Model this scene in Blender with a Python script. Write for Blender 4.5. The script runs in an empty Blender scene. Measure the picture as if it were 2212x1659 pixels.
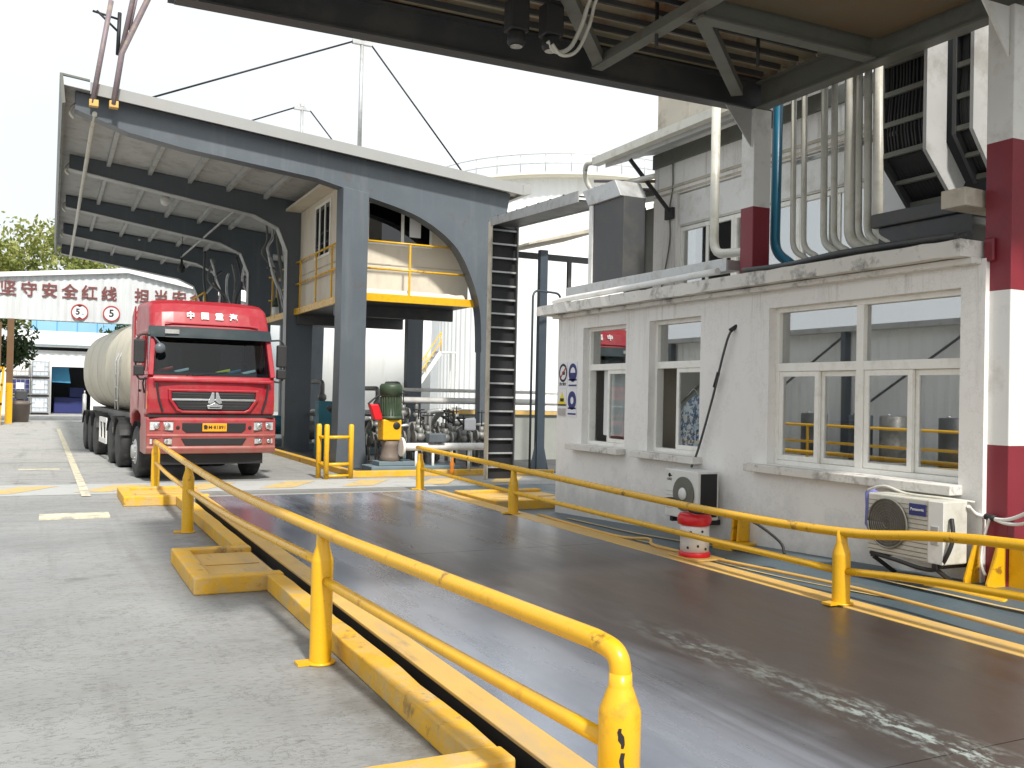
import bpy, bmesh, math, random
from mathutils import Vector, Matrix
R = math.radians
random.seed(7)
scn = bpy.context.scene
COL = scn.collection

# ---------------------------------------------------------------- camera
cam_d = bpy.data.cameras.new('camera'); cam = bpy.data.objects.new('camera', cam_d); COL.objects.link(cam)
yaw, pit, rol = 0.4536541, 0.0121888, -0.0210799
fw = Vector((math.sin(yaw)*math.cos(pit), math.cos(yaw)*math.cos(pit), math.sin(pit)))
rt = Vector((math.cos(yaw), -math.sin(yaw), 0)); up = rt.cross(fw)
rr = rt*math.cos(rol) - up*math.sin(rol); uu = rt*math.sin(rol) + up*math.cos(rol)
mw = Matrix((rr, uu, -fw)).transposed().to_4x4(); mw.translation = (0, 0, 1.8)
cam.matrix_world = mw
cam_d.sensor_fit = 'HORIZONTAL'; cam_d.sensor_width = 36; cam_d.lens = 36*2050/2212
cam_d.clip_start = 0.05; cam_d.clip_end = 3000
scn.camera = cam

# ---------------------------------------------------------------- world, sun, exposure
SUN_TO = Vector((-0.04, -0.66, 0.75)).normalized()
world = bpy.data.worlds.new('World'); scn.world = world; world.use_nodes = True
wn = world.node_tree.nodes; wl = world.node_tree.links; wn.clear()
wo = wn.new('ShaderNodeOutputWorld'); wb = wn.new('ShaderNodeBackground'); sky = wn.new('ShaderNodeTexSky')
sky.sky_type = 'NISHITA'; sky.sun_disc = False
sky.sun_elevation = math.asin(SUN_TO.z); sky.sun_rotation = math.atan2(SUN_TO.x, SUN_TO.y)
sky.dust_density = 6.0; sky.air_density = 1.0; sky.ozone_density = 0.6; sky.altitude = 0
# a thin veil of white cloud over the blue
tc = wn.new('ShaderNodeTexCoord'); nz = wn.new('ShaderNodeTexNoise'); nz.inputs['Scale'].default_value = 2.2; nz.inputs['Detail'].default_value = 5
rp = wn.new('ShaderNodeMapRange'); rp.inputs[1].default_value = 0.25; rp.inputs[2].default_value = 0.65; rp.inputs[3].default_value = 0.78; rp.inputs[4].default_value = 0.97
mx = wn.new('ShaderNodeMix'); mx.data_type = 'RGBA'; mx.inputs['B'].default_value = (6.5, 6.85, 7.05, 1)
wl.new(tc.outputs['Generated'], nz.inputs['Vector']); wl.new(nz.outputs['Fac'], rp.inputs[0]); wl.new(rp.outputs[0], mx.inputs['Factor'])
wl.new(sky.outputs[0], mx.inputs['A']); wl.new(mx.outputs['Result'], wb.inputs['Color']); wb.inputs['Strength'].default_value = 0.092
wl.new(wb.outputs[0], wo.inputs['Surface'])
sd = bpy.data.lights.new('sun', 'SUN'); so = bpy.data.objects.new('sun', sd); COL.objects.link(so)
sd.energy = 2.7; sd.angle = R(4); sd.color = (1.0, 0.955, 0.88)
so.rotation_euler = SUN_TO.to_track_quat('Z', 'Y').to_euler(); so.location = (0, 0, 60)
scn.view_settings.view_transform = 'Standard'; scn.view_settings.look = 'None'
scn.view_settings.exposure = 0.88; scn.view_settings.gamma = 1.0; scn.view_settings.use_curve_mapping = False
scn.cycles.max_bounces = 8; scn.cycles.transparent_max_bounces = 12

# ---------------------------------------------------------------- materials
def new_mat(name):
    m = bpy.data.materials.new(name); m.use_nodes = True
    return m, m.node_tree.nodes, m.node_tree.links, m.node_tree.nodes['Principled BSDF']
def noise(n, l, src, scale, detail=4, rough=0.55, stretch=None):
    t = n.new('ShaderNodeTexNoise'); t.inputs['Scale'].default_value = scale; t.inputs['Detail'].default_value = detail; t.inputs['Roughness'].default_value = rough
    if stretch:
        mp = n.new('ShaderNodeMapping'); mp.inputs['Scale'].default_value = stretch; l.new(src, mp.inputs['Vector']); l.new(mp.outputs[0], t.inputs['Vector'])
    else: l.new(src, t.inputs['Vector'])
    return t.outputs['Fac']
def mrange(n, l, src, a, b, c, d):
    t = n.new('ShaderNodeMapRange'); t.inputs[1].default_value = a; t.inputs[2].default_value = b; t.inputs[3].default_value = c; t.inputs[4].default_value = d
    l.new(src, t.inputs[0]); return t.outputs[0]
def mixc(n, l, fac, a, b):
    t = n.new('ShaderNodeMix'); t.data_type = 'RGBA'
    for k, v in (('Factor', fac), ('A', a), ('B', b)):
        if hasattr(v, 'is_linked') or hasattr(v, 'links'): l.new(v, t.inputs[k])
        elif k == 'Factor': t.inputs[k].default_value = v
        else: t.inputs[k].default_value = (*v, 1) if len(v) == 3 else v
    return t.outputs['Result']
def M(name, col, rough=0.5, metal=0.0, var=0.15, scale=3.0, bump=0.0, bscale=40, dirt=None, damt=0.5, dscale=2.0, dedge=(0.5, 0.68), stretch=None, coat=0.0, spec=0.5):
    m, n, l, p = new_mat(name)
    pos = n.new('ShaderNodeNewGeometry').outputs['Position']
    f = noise(n, l, pos, scale, 5)
    c = mixc(n, l, f, tuple(max(0, x*(1-var)) for x in col), tuple(min(1, x*(1+var)) for x in col))
    rg = mrange(n, l, f, 0.3, 0.7, max(0.03, rough-0.08), min(1, rough+0.08))
    if dirt is not None:
        d = noise(n, l, pos, dscale, 8, 0.7, stretch)
        df = mrange(n, l, d, dedge[0], dedge[1], 0, damt)
        c = mixc(n, l, df, c, dirt)
    l.new(c, p.inputs['Base Color']); l.new(rg, p.inputs['Roughness'])
    p.inputs['Metallic'].default_value = metal; p.inputs['Specular IOR Level'].default_value = spec
    if coat: p.inputs['Coat Weight'].default_value = coat; p.inputs['Coat Roughness'].default_value = 0.08
    if bump:
        b = n.new('ShaderNodeBump'); b.inputs['Strength'].default_value = bump; b.inputs['Distance'].default_value = 0.01
        l.new(noise(n, l, pos, bscale, 6, 0.65), b.inputs['Height']); l.new(b.outputs[0], p.inputs['Normal'])
    return m
MT = {}
MT['yellow'] = M('yellow_paint', (0.70, 0.385, 0.010), 0.30, var=0.12, scale=5, dirt=(0.26, 0.11, 0.02), damt=0.55, dscale=5, dedge=(0.58, 0.72), bump=0.12, bscale=30)
MT['yellow_steel'] = M('yellow_edge_paint', (0.60, 0.375, 0.10), 0.5, var=0.15, scale=4, dirt=(0.40, 0.31, 0.19), damt=0.8, dscale=3, stretch=(1, 0.25, 1), bump=0.1)
MT['kerb'] = M('painted_kerb_concrete', (0.66, 0.36, 0.022), 0.75, var=0.22, scale=6, dirt=(0.45, 0.36, 0.20), damt=0.7, dscale=4, dedge=(0.45, 0.64), bump=0.6, bscale=35)
MT['white_wall'] = M('white_render', (0.79, 0.775, 0.75), 0.85, var=0.06, scale=1.2, dirt=(0.42, 0.40, 0.37), damt=0.4, dscale=1.6, dedge=(0.58, 0.80), stretch=(1.4, 1.4, 0.5), bump=0.12, bscale=18)
def wall_stains(m):
    n, l = m.node_tree.nodes, m.node_tree.links; p = n['Principled BSDF']; src = p.inputs['Base Color'].links[0].from_socket
    pos = n.new('ShaderNodeNewGeometry').outputs['Position']; sx = n.new('ShaderNodeSeparateXYZ'); l.new(pos, sx.inputs[0])
    a = noise(n, l, pos, 2.6, 8, 0.7); zz = n.new('ShaderNodeMath'); zz.operation = 'MULTIPLY_ADD'; zz.inputs[1].default_value = -1.5; l.new(a, zz.inputs[0]); l.new(sx.outputs['Z'], zz.inputs[2])
    f = mrange(n, l, zz.outputs[0], -0.55, -0.05, 0.5, 0.0)
    c = mixc(n, l, f, src, (0.34, 0.36, 0.36))
    st = noise(n, l, pos, 5.0, 6, 0.7, (1, 1.6, 0.10)); up = mrange(n, l, sx.outputs['Z'], 1.9, 3.05, 0.0, 1.0)
    q = n.new('ShaderNodeMath'); q.operation = 'MULTIPLY'; l.new(mrange(n, l, st, 0.53, 0.70, 0, 0.7), q.inputs[0]); l.new(up, q.inputs[1])
    c = mixc(n, l, q.outputs[0], c, (0.42, 0.38, 0.33))
    v = n.new('ShaderNodeTexNoise'); v.inputs['Scale'].default_value = 1.1; v.inputs['Detail'].default_value = 10; v.inputs['Roughness'].default_value = 0.75; l.new(pos, v.inputs['Vector'])
    k = n.new('ShaderNodeMath'); k.operation = 'SUBTRACT'; k.inputs[1].default_value = 0.5; l.new(v.outputs['Fac'], k.inputs[0]); k2 = n.new('ShaderNodeMath'); k2.operation = 'ABSOLUTE'; l.new(k.outputs[0], k2.inputs[0])
    c = mixc(n, l, mrange(n, l, k2.outputs[0], 0.0, 0.006, 0.35, 0.0), c, (0.33, 0.31, 0.29))
    l.new(c, p.inputs['Base Color'])
wall_stains(MT['white_wall'])
MT['white_stained'] = M('stained_white_concrete', (0.66, 0.64, 0.60), 0.85, var=0.12, scale=3, dirt=(0.12, 0.11, 0.10), damt=0.85, dscale=4, dedge=(0.52, 0.68), bump=0.4, bscale=25)
MT['soffit'] = M('old_cream_soffit', (0.5, 0.46, 0.38), 0.85, var=0.15, dirt=(0.2, 0.17, 0.12), damt=0.7)
MT['steel_blue'] = M('blue_grey_steel_paint', (0.086, 0.103, 0.120), 0.42, var=0.16, scale=0.7, dirt=(0.13, 0.15, 0.17), damt=0.5, dscale=1.2, dedge=(0.5, 0.8))
MT['steel_dark'] = M('dark_grey_steel_paint', (0.055, 0.058, 0.062), 0.5, var=0.25, scale=2, dirt=(0.10, 0.09, 0.07), damt=0.6)
MT['steel_green'] = M('grey_green_steel_paint', (0.14, 0.145, 0.125), 0.55, var=0.2, scale=2, dirt=(0.09, 0.07, 0.05), damt=0.6)
MT['roof_under'] = M('grey_roof_sheet', (0.42, 0.425, 0.42), 0.55, var=0.15, scale=1.5, dirt=(0.17, 0.15, 0.12), damt=0.5)
MT['roof_rust'] = M('stained_translucent_roof_sheet', (0.40, 0.36, 0.27), 0.6, var=0.35, scale=1.4, dirt=(0.33, 0.16, 0.07), damt=0.7, dscale=1.8, dedge=(0.5, 0.62))
def translucent(m, amt):
    n, l = m.node_tree.nodes, m.node_tree.links; p = n['Principled BSDF']
    t = n.new('ShaderNodeBsdfTranslucent'); src = p.inputs['Base Color'].links[0].from_socket; l.new(src, t.inputs['Color'])
    ms = n.new('ShaderNodeMixShader'); ms.inputs[0].default_value = amt; l.new(p.outputs[0], ms.inputs[1]); l.new(t.outputs[0], ms.inputs[2]); l.new(ms.outputs[0], n['Material Output'].inputs['Surface'])
translucent(MT['roof_rust'], 0.20)
def scuffs(m, scale, lo, hi, amt, col=(0.05, 0.04, 0.03), stretch=None):
    n, l = m.node_tree.nodes, m.node_tree.links; p = n['Principled BSDF']; src = p.inputs['Base Color'].links[0].from_socket
    pos = n.new('ShaderNodeNewGeometry').outputs['Position']
    l.new(mixc(n, l, mrange(n, l, noise(n, l, pos, scale, 9, 0.72, stretch), lo, hi, 0, amt), src, col), p.inputs['Base Color'])
MT['visor'] = M('dark_teal_plastic', (0.012, 0.022, 0.025), 0.35, var=0.1)
MT['fascia'] = M('light_grey_fascia', (0.30, 0.305, 0.30), 0.5, var=0.08, scale=1.5, dirt=(0.3, 0.28, 0.24), damt=0.4)
MT['steel_navy'] = M('dark_blue_grey_post_paint', (0.04, 0.055, 0.07), 0.45, var=0.15)
MT['walkway'] = M('pale_yellow_walkway', (0.80, 0.76, 0.62), 0.6, var=0.1)
MT['galv'] = M('galvanised_metal', (0.50, 0.51, 0.51), 0.42, metal=0.5, var=0.15, scale=6, dirt=(0.25, 0.2, 0.15), damt=0.5, dscale=5)
MT['white_metal'] = M('white_painted_metal', (0.72, 0.72, 0.70), 0.45, var=0.07, scale=3, dirt=(0.35, 0.31, 0.26), damt=0.45, dscale=3)
MT['white_clad'] = M('white_cladding', (0.80, 0.81, 0.80), 0.5, var=0.04, scale=0.6, dirt=(0.55, 0.53, 0.48), damt=0.3, dscale=0.6, stretch=(3, 3, 0.4))
MT['gate_clad'] = M('pale_grey_blue_cladding', (0.58, 0.605, 0.62), 0.55, var=0.05, scale=0.8, dirt=(0.42, 0.42, 0.40), damt=0.4, dscale=1.2, stretch=(3, 3, 0.3))
MT['upvc'] = M('white_window_plastic', (0.84, 0.83, 0.78), 0.38, var=0.04, scale=6, dirt=(0.40, 0.36, 0.27), damt=0.3, dscale=6)
MT['cream'] = M('cream_panel', (0.66, 0.60, 0.49), 0.6, var=0.06, scale=1.0, dirt=(0.42, 0.37, 0.29), damt=0.4, dscale=2, stretch=(1, 1, 0.4))
MT['pipe'] = M('off_white_pipe', (0.56, 0.55, 0.49), 0.42, var=0.1, scale=5, dirt=(0.33, 0.30, 0.22), damt=0.6, dscale=4)
MT['pipe_blue'] = M('blue_pipe_paint', (0.010, 0.13, 0.22), 0.4, var=0.15, scale=4)
MT['maroon'] = M('maroon_paint', (0.20, 0.014, 0.026), 0.45, var=0.12, scale=3, dirt=(0.10, 0.01, 0.02), damt=0.4)
MT['black'] = M('black_rubber', (0.018, 0.018, 0.019), 0.6, var=0.3, scale=6)
MT['dark'] = M('dark_interior', (0.03, 0.03, 0.032), 0.8, var=0.3)
MT['truck_red'] = M('red_truck_paint', (0.32, 0.009, 0.020), 0.40, var=0.08, scale=2, coat=0.12, dirt=(0.30, 0.09, 0.075), damt=0.4, dscale=3)
MT['tyre'] = M('tyre_rubber', (0.028, 0.028, 0.03), 0.75, var=0.3, scale=8, dirt=(0.13, 0.125, 0.11), damt=0.6, dscale=4)
MT['tank'] = M('dusty_tank_paint', (0.52, 0.485, 0.385), 0.5, var=0.08, scale=1.0, dirt=(0.34, 0.31, 0.24), damt=0.5, dscale=1.5)
MT['chrome'] = M('bright_metal', (0.75, 0.76, 0.76), 0.18, metal=1.0, var=0.05)
MT['lens'] = M('headlamp_lens', (0.72, 0.74, 0.76), 0.08, metal=0.6, var=0.35, scale=25)
MT['orange'] = M('orange_paint', (0.62, 0.20, 0.01), 0.45, var=0.1)
MT['green'] = M('green_paint', (0.03, 0.055, 0.028), 0.5, var=0.2, dirt=(0.1, 0.1, 0.07), damt=0.5)
MT['teal'] = M('teal_machine_paint', (0.03, 0.15, 0.2), 0.5, var=0.2)
MT['red'] = M('red_plastic', (0.62, 0.012, 0.02), 0.35, var=0.1)
MT['machine'] = M('grey_machine_metal', (0.20, 0.20, 0.19), 0.5, metal=0.3, var=0.35, scale=7, dirt=(0.06, 0.05, 0.04), damt=0.8, dscale=6)
MT['brown_pad'] = M('brown_machine_paint', (0.16, 0.13, 0.11), 0.6, var=0.2)
MT['plinth'] = M('grey_plinth_paint', (0.14, 0.19, 0.22), 0.7, var=0.2, bump=0.2)
MT['beige_board'] = M('stained_ceiling_board', (0.15, 0.12, 0.075), 0.8, var=0.2, scale=1.2, dirt=(0.18, 0.1, 0.04), damt=0.6)
MT['plate'] = M('amber_number_plate', (0.75, 0.33, 0.01), 0.4, var=0.03)
MT['ink'] = M('black_ink', (0.012, 0.012, 0.014), 0.6, var=0.1)
MT['white_ink'] = M('white_lettering', (0.82, 0.80, 0.78), 0.5, var=0.03)
MT['maroon_ink'] = M('dark_red_lettering', (0.17, 0.045, 0.04), 0.6, var=0.1)
MT['red_ink'] = M('red_ring_paint', (0.42, 0.03, 0.03), 0.5, var=0.1)
MT['navy'] = M('navy_print', (0.025, 0.035, 0.16), 0.5, var=0.05)
MT['sign_white'] = M('white_sign_board', (0.72, 0.73, 0.76), 0.5, var=0.03)
MT['sign_yellow'] = M('yellow_warning_print', (0.78, 0.62, 0.02), 0.5, var=0.05)
MT['blue_light'] = M('light_blue_cladding', (0.25, 0.48, 0.68), 0.5, var=0.08, scale=1)
MT['blue_tarp'] = M('blue_tarpaulin', (0.06, 0.30, 0.52), 0.55, var=0.1)
MT['ibc'] = M('translucent_white_plastic', (0.55, 0.60, 0.66), 0.4, var=0.15, scale=3)
MT['concrete_wall'] = M('grey_concrete_wall', (0.28, 0.29, 0.27), 0.85, var=0.15, bump=0.2)
MT['mast'] = M('brown_purple_pole_paint', (0.20, 0.155, 0.17), 0.5, var=0.25, scale=6, dirt=(0.4, 0.33, 0.2), damt=0.5, dscale=5)
MT['bark'] = M('bark', (0.09, 0.065, 0.045), 0.9, var=0.3, bump=0.5)
MT['curtain'] = M('pale_curtain', (0.76, 0.77, 0.77), 0.8, var=0.1)
MT['floral'] = M('blue_floral_cloth', (0.04, 0.11, 0.27), 0.8, var=0.2, dirt=(0.78, 0.82, 0.86), damt=0.97, dscale=13, dedge=(0.49, 0.52))
MT['wood'] = M('brown_wood', (0.15, 0.08, 0.035), 0.6, var=0.2)
MT['cloth'] = M('purple_blue_rag', (0.16, 0.17, 0.42), 0.85, var=0.3, scale=20)
MT['fan_brown'] = M('dusty_brown_fan', (0.13, 0.115, 0.10), 0.7, var=0.3, scale=12)

scuffs(MT['kerb'], 2.2, 0.585, 0.66, 0.8, (0.12, 0.09, 0.06)); scuffs(MT['kerb'], 11, 0.63, 0.67, 0.85, (0.25, 0.24, 0.22))
scuffs(MT['steel_blue'], 3.0, 0.52, 0.72, 0.35, (0.17, 0.18, 0.18), (1.2, 1.2, 0.07)); scuffs(MT['steel_blue'], 1.7, 0.60, 0.66, 0.5, (0.10, 0.075, 0.055)); scuffs(MT['yellow'], 3.2, 0.61, 0.65, 0.7, (0.10, 0.045, 0.02)); scuffs(MT['yellow_steel'], 3.0, 0.57, 0.68, 0.6, (0.2, 0.16, 0.1), (1.5, 0.3, 1))
def splash(m, z0, z1, col, amt):
    n, l = m.node_tree.nodes, m.node_tree.links; p = n['Principled BSDF']; src = p.inputs['Base Color'].links[0].from_socket
    pos = n.new('ShaderNodeNewGeometry').outputs['Position']; sx = n.new('ShaderNodeSeparateXYZ'); l.new(pos, sx.inputs[0])
    zz = n.new('ShaderNodeMath'); zz.operation = 'MULTIPLY_ADD'; zz.inputs[1].default_value = -1.4; l.new(noise(n, l, pos, 4.5, 8, 0.7), zz.inputs[0]); l.new(sx.outputs['Z'], zz.inputs[2])
    l.new(mixc(n, l, mrange(n, l, zz.outputs[0], z0-0.7, z1-0.7, amt, 0), src, col), p.inputs['Base Color'])
splash(MT['truck_red'], 0.45, 1.5, (0.24, 0.17, 0.13), 0.6); splash(MT['tank'], 1.2, 2.4, (0.24, 0.21, 0.16), 0.6)
def m_leaf(name, a, b):
    m, n, l, p = new_mat(name)
    oi = n.new('ShaderNodeNewGeometry')
    f = noise(n, l, oi.outputs['Position'], 1.3, 3)
    c = mixc(n, l, mrange(n, l, f, 0.35, 0.65, 0, 1), a, b)
    l.new(c, p.inputs['Base Color']); p.inputs['Roughness'].default_value = 0.55
    tr = n.new('ShaderNodeBsdfTranslucent'); l.new(c, tr.inputs['Color'])
    ms = n.new('ShaderNodeMixShader'); ms.inputs[0].default_value = 0.35
    l.new(p.outputs[0], ms.inputs[1]); l.new(tr.outputs[0], ms.inputs[2]); l.new(ms.outputs[0], n['Material Output'].inputs['Surface'])
    return m
MT['leaf'] = m_leaf('green_leaves', (0.13, 0.165, 0.03), (0.40, 0.40, 0.11))
MT['leaf_dark'] = m_leaf('dark_green_leaves', (0.02, 0.05, 0.015), (0.06, 0.10, 0.03))

def m_glass(name, tint, base, rough=0.01, boost=0.12):
    m, n, l, p = new_mat(name)
    n.remove(p); out = n['Material Output']
    t = n.new('ShaderNodeBsdfTransparent'); t.inputs['Color'].default_value = (*tint, 1)
    g = n.new('ShaderNodeBsdfGlossy'); g.inputs['Roughness'].default_value = rough
    lw = n.new('ShaderNodeLayerWeight'); lw.inputs['Blend'].default_value = 0.5; fr = n.new('ShaderNodeMath'); fr.operation = 'POWER'; fr.inputs[1].default_value = 5; l.new(lw.outputs['Facing'], fr.inputs[0])
    a = n.new('ShaderNodeMath'); a.operation = 'ADD'; a.use_clamp = True; a.inputs[1].default_value = boost+0.045; l.new(fr.outputs[0], a.inputs[0])
    ms = n.new('ShaderNodeMixShader'); l.new(a.outputs[0], ms.inputs[0]); l.new(t.outputs[0], ms.inputs[1]); l.new(g.outputs[0], ms.inputs[2])
    l.new(ms.outputs[0], out.inputs['Surface'])
    return m
MT['glass'] = m_glass('window_glass', (0.72, 0.76, 0.76), None, boost=0.44)
MT['glass_clear'] = m_glass('clear_window_glass', (0.85, 0.88, 0.88), None, boost=0.04)
MT['glass_dark'] = m_glass('windscreen_glass', (0.34, 0.46, 0.50), None, boost=0.0)
MT['glass_cabin'] = m_glass('cabin_window_glass', (0.12, 0.15, 0.17), None, boost=0.04)

# concrete yard
def m_ground():
    m, n, l, p = new_mat('yard_concrete')
    pos = n.new('ShaderNodeNewGeometry').outputs['Position']
    big = noise(n, l, pos, 0.35, 6); mid = noise(n, l, pos, 2.2, 8, 0.7, (0.6, 1.6, 1)); fine = noise(n, l, pos, 26, 6, 0.7, (0.5, 1.3, 1))
    c = mixc(n, l, mrange(n, l, big, 0.3, 0.7, 0, 1), (0.20, 0.205, 0.204), (0.315, 0.32, 0.318))
    sx = n.new('ShaderNodeSeparateXYZ'); l.new(pos, sx.inputs[0]); c = mixc(n, l, mrange(n, l, sx.outputs['Y'], 14, 30, 0, 0.8), c, (0.46, 0.455, 0.435))  # overexposed white of the far yard put into the colour, paler with distance
    c = mixc(n, l, mrange(n, l, mid, 0.48, 0.75, 0, 0.55), c, (0.20, 0.195, 0.18))
    c = mixc(n, l, mrange(n, l, fine, 0.53, 0.66, 0, 0.8), c, (0.13, 0.13, 0.12))
    v = n.new('ShaderNodeTexVoronoi'); v.inputs['Scale'].default_value = 9; l.new(pos, v.inputs['Vector'])
    c = mixc(n, l, mrange(n, l, v.outputs['Distance'], 0.03, 0.10, 0.55, 0), c, (0.10, 0.10, 0.095))
    tr = noise(n, l, pos, 1.1, 6, 0.6, (2.4, 0.12, 1)); c = mixc(n, l, mrange(n, l, tr, 0.54, 0.72, 0, 0.55), c, (0.15, 0.148, 0.14))
    oil = noise(n, l, pos, 0.8, 3, 0.5); c = mixc(n, l, mrange(n, l, oil, 0.66, 0.72, 0, 0.6), c, (0.10, 0.098, 0.09))
    kx = n.new('ShaderNodeMath'); kx.operation = 'MULTIPLY_ADD'; kx.inputs[1].default_value = 1.1; l.new(noise(n, l, pos, 3.5, 7, 0.7), kx.inputs[0]); l.new(sx.outputs['X'], kx.inputs[2])
    kd = n.new('ShaderNodeMath'); kd.operation = 'MULTIPLY'; l.new(mrange(n, l, kx.outputs[0], 1.95, 2.45, 0, 0.75), kd.inputs[0]); l.new(mrange(n, l, sx.outputs['Y'], 16.5, 17.5, 1, 0), kd.inputs[1])
    c = mixc(n, l, kd.outputs[0], c, (0.095, 0.085, 0.068))
    cr = noise(n, l, pos, 0.45, 9, 0.72); cs = n.new('ShaderNodeMath'); cs.operation = 'SUBTRACT'; cs.inputs[1].default_value = 0.5; l.new(cr, cs.inputs[0]); ca = n.new('ShaderNodeMath'); ca.operation = 'ABSOLUTE'; l.new(cs.outputs[0], ca.inputs[0])
    c = mixc(n, l, mrange(n, l, ca.outputs[0], 0.0, 0.0035, 0.7, 0), c, (0.07, 0.07, 0.065))
    l.new(c, p.inputs['Base Color']); l.new(mrange(n, l, mid, 0.3, 0.7, 0.5, 0.8), p.inputs['Roughness'])
    b = n.new('ShaderNodeBump'); b.inputs['Strength'].default_value = 0.55; b.inputs['Distance'].default_value = 0.012
    l.new(fine, b.inputs['Height']); l.new(b.outputs[0], p.inputs['Normal'])
    return m
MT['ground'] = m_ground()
def m_deck():
    m, n, l, p = new_mat('worn_steel_deck')
    g = n.new('ShaderNodeNewGeometry'); pos = g.outputs['Position']
    sx = n.new('ShaderNodeSeparateXYZ'); l.new(pos, sx.inputs[0])
    streak = noise(n, l, pos, 1.6, 8, 0.65, (2.2, 0.35, 1)); big = noise(n, l, pos, 0.5, 4); fine = noise(n, l, pos, 14, 8, 0.75)
    rust = mixc(n, l, mrange(n, l, streak, 0.3, 0.7, 0, 1), (0.026, 0.019, 0.017), (0.046, 0.034, 0.030))
    steel = mixc(n, l, mrange(n, l, streak, 0.3, 0.7, 0, 1), (0.40, 0.44, 0.53), (0.56, 0.61, 0.71))
    # wear: bright polished wheel path on one side, plus sky sheen put into the colour there and at the far end
    wob = n.new('ShaderNodeMath'); wob.operation = 'MULTIPLY_ADD'; wob.inputs[1].default_value = 1.6; l.new(big, wob.inputs[0]); l.new(sx.outputs['X'], wob.inputs[2])
    wx = mrange(n, l, wob.outputs[0], 3.0, 4.5, 1, 0)
    wy = mrange(n, l, sx.outputs['Y'], 7.5, 14.0, 0, 0.72)
    w = n.new('ShaderNodeMath'); w.operation = 'MAXIMUM'; l.new(wx, w.inputs[0]); l.new(wy, w.inputs[1])
    c = mixc(n, l, w.outputs[0], rust, steel)
    # chips down the middle where old pale paint and grit show
    band = n.new('ShaderNodeMath'); band.operation = 'SUBTRACT'; band.inputs[1].default_value = 3.95; l.new(sx.outputs['X'], band.inputs[0])
    ab = n.new('ShaderNodeMath'); ab.operation = 'ABSOLUTE'; l.new(band.outputs[0], ab.inputs[0])
    bf = mrange(n, l, ab.outputs[0], 0.02, 0.24, 1, 0)
    v = n.new('ShaderNodeTexNoise'); v.inputs['Scale'].default_value = 7; v.inputs['Detail'].default_value = 9; v.inputs['Roughness'].default_value = 0.8
    mp = n.new('ShaderNodeMapping'); mp.inputs['Scale'].default_value = (1.5, 0.55, 1); l.new(pos, mp.inputs[0]); l.new(mp.outputs[0], v.inputs['Vector'])
    long = noise(n, l, pos, 0.55, 3, 0.5)
    ynear = mrange(n, l, sx.outputs['Y'], 3.2, 6.5, 1.0, 0.10); lm = n.new('ShaderNodeMath'); lm.operation = 'MULTIPLY'; l.new(mrange(n, l, long, 0.38, 0.54, 0.25, 1), lm.inputs[0]); l.new(ynear, lm.inputs[1]); lf = lm.outputs[0]
    q = n.new('ShaderNodeMath'); q.operation = 'MULTIPLY'; l.new(bf, q.inputs[0]); l.new(mrange(n, l, v.outputs['Fac'], 0.49, 0.56, 0, 0.9), q.inputs[1])
    q2 = n.new('ShaderNodeMath'); q2.operation = 'MULTIPLY'; l.new(q.outputs[0], q2.inputs[0]); l.new(lf, q2.inputs[1])
    c = mixc(n, l, q2.outputs[0], c, (0.36, 0.42, 0.40))
    d = n.new('ShaderNodeMath'); d.operation = 'MULTIPLY'; l.new(mrange(n, l, ab.outputs[0], 0.2, 0.8, 1, 0), d.inputs[0]); l.new(mrange(n, l, fine, 0.62, 0.68, 0, 0.9), d.inputs[1])
    c = mixc(n, l, d.outputs[0], c, (0.016, 0.016, 0.017))
    for x0 in (3.35, 5.0):
        tx = n.new('ShaderNodeMath'); tx.operation = 'SUBTRACT'; tx.inputs[1].default_value = x0; l.new(sx.outputs['X'], tx.inputs[0]); ta = n.new('ShaderNodeMath'); ta.operation = 'ABSOLUTE'; l.new(tx.outputs[0], ta.inputs[0])
        tm = n.new('ShaderNodeMath'); tm.operation = 'MULTIPLY'; l.new(mrange(n, l, ta.outputs[0], 0.16, 0.34, 1, 0), tm.inputs[0]); l.new(mrange(n, l, noise(n, l, pos, 3.0, 6, 0.65, (2.5, 0.10, 1)), 0.40, 0.62, 0, 0.6), tm.inputs[1])
        c = mixc(n, l, tm.outputs[0], c, (0.03, 0.029, 0.03))
    l.new(c, p.inputs['Base Color'])
    r0 = mrange(n, l, streak, 0.3, 0.7, 0.16, 0.27); r1 = mrange(n, l, streak, 0.3, 0.7, 0.28, 0.42)
    rm = n.new('ShaderNodeMix'); l.new(w.outputs[0], rm.inputs['Factor']); l.new(r1, rm.inputs['A']); l.new(r0, rm.inputs['B']); l.new(rm.outputs['Result'], p.inputs['Roughness'])
    p.inputs['Specular IOR Level'].default_value = 0.6
    mm = n.new('ShaderNodeMath'); mm.operation = 'MULTIPLY'; mm.inputs[1].default_value = 0.8; l.new(w.outputs[0], mm.inputs[0]); l.new(mm.outputs[0], p.inputs['Metallic'])
    b = n.new('ShaderNodeBump'); b.inputs['Strength'].default_value = 0.10; b.inputs['Distance'].default_value = 0.008; l.new(fine, b.inputs['Height']); l.new(b.outputs[0], p.inputs['Normal'])
    return m
MT['deck'] = m_deck()
MT['apron'] = M('dark_blue_green_floor_paint', (0.075, 0.105, 0.125), 0.45, var=0.35, scale=1.6, dirt=(0.22, 0.17, 0.06), damt=0.55, dscale=1.5, dedge=(0.56, 0.70), stretch=(3, 0.6, 1), bump=0.35, bscale=12)
MT['marking'] = M('worn_road_marking', (0.62, 0.57, 0.42), 0.7, var=0.1, scale=3, dirt=(0.33, 0.32, 0.29), damt=0.9, dscale=4, dedge=(0.48, 0.6))
MT['marking_yellow'] = M('worn_yellow_marking', (0.56, 0.40, 0.15), 0.7, var=0.1, scale=3, dirt=(0.33, 0.32, 0.29), damt=0.85, dscale=5, dedge=(0.5, 0.62))
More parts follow.
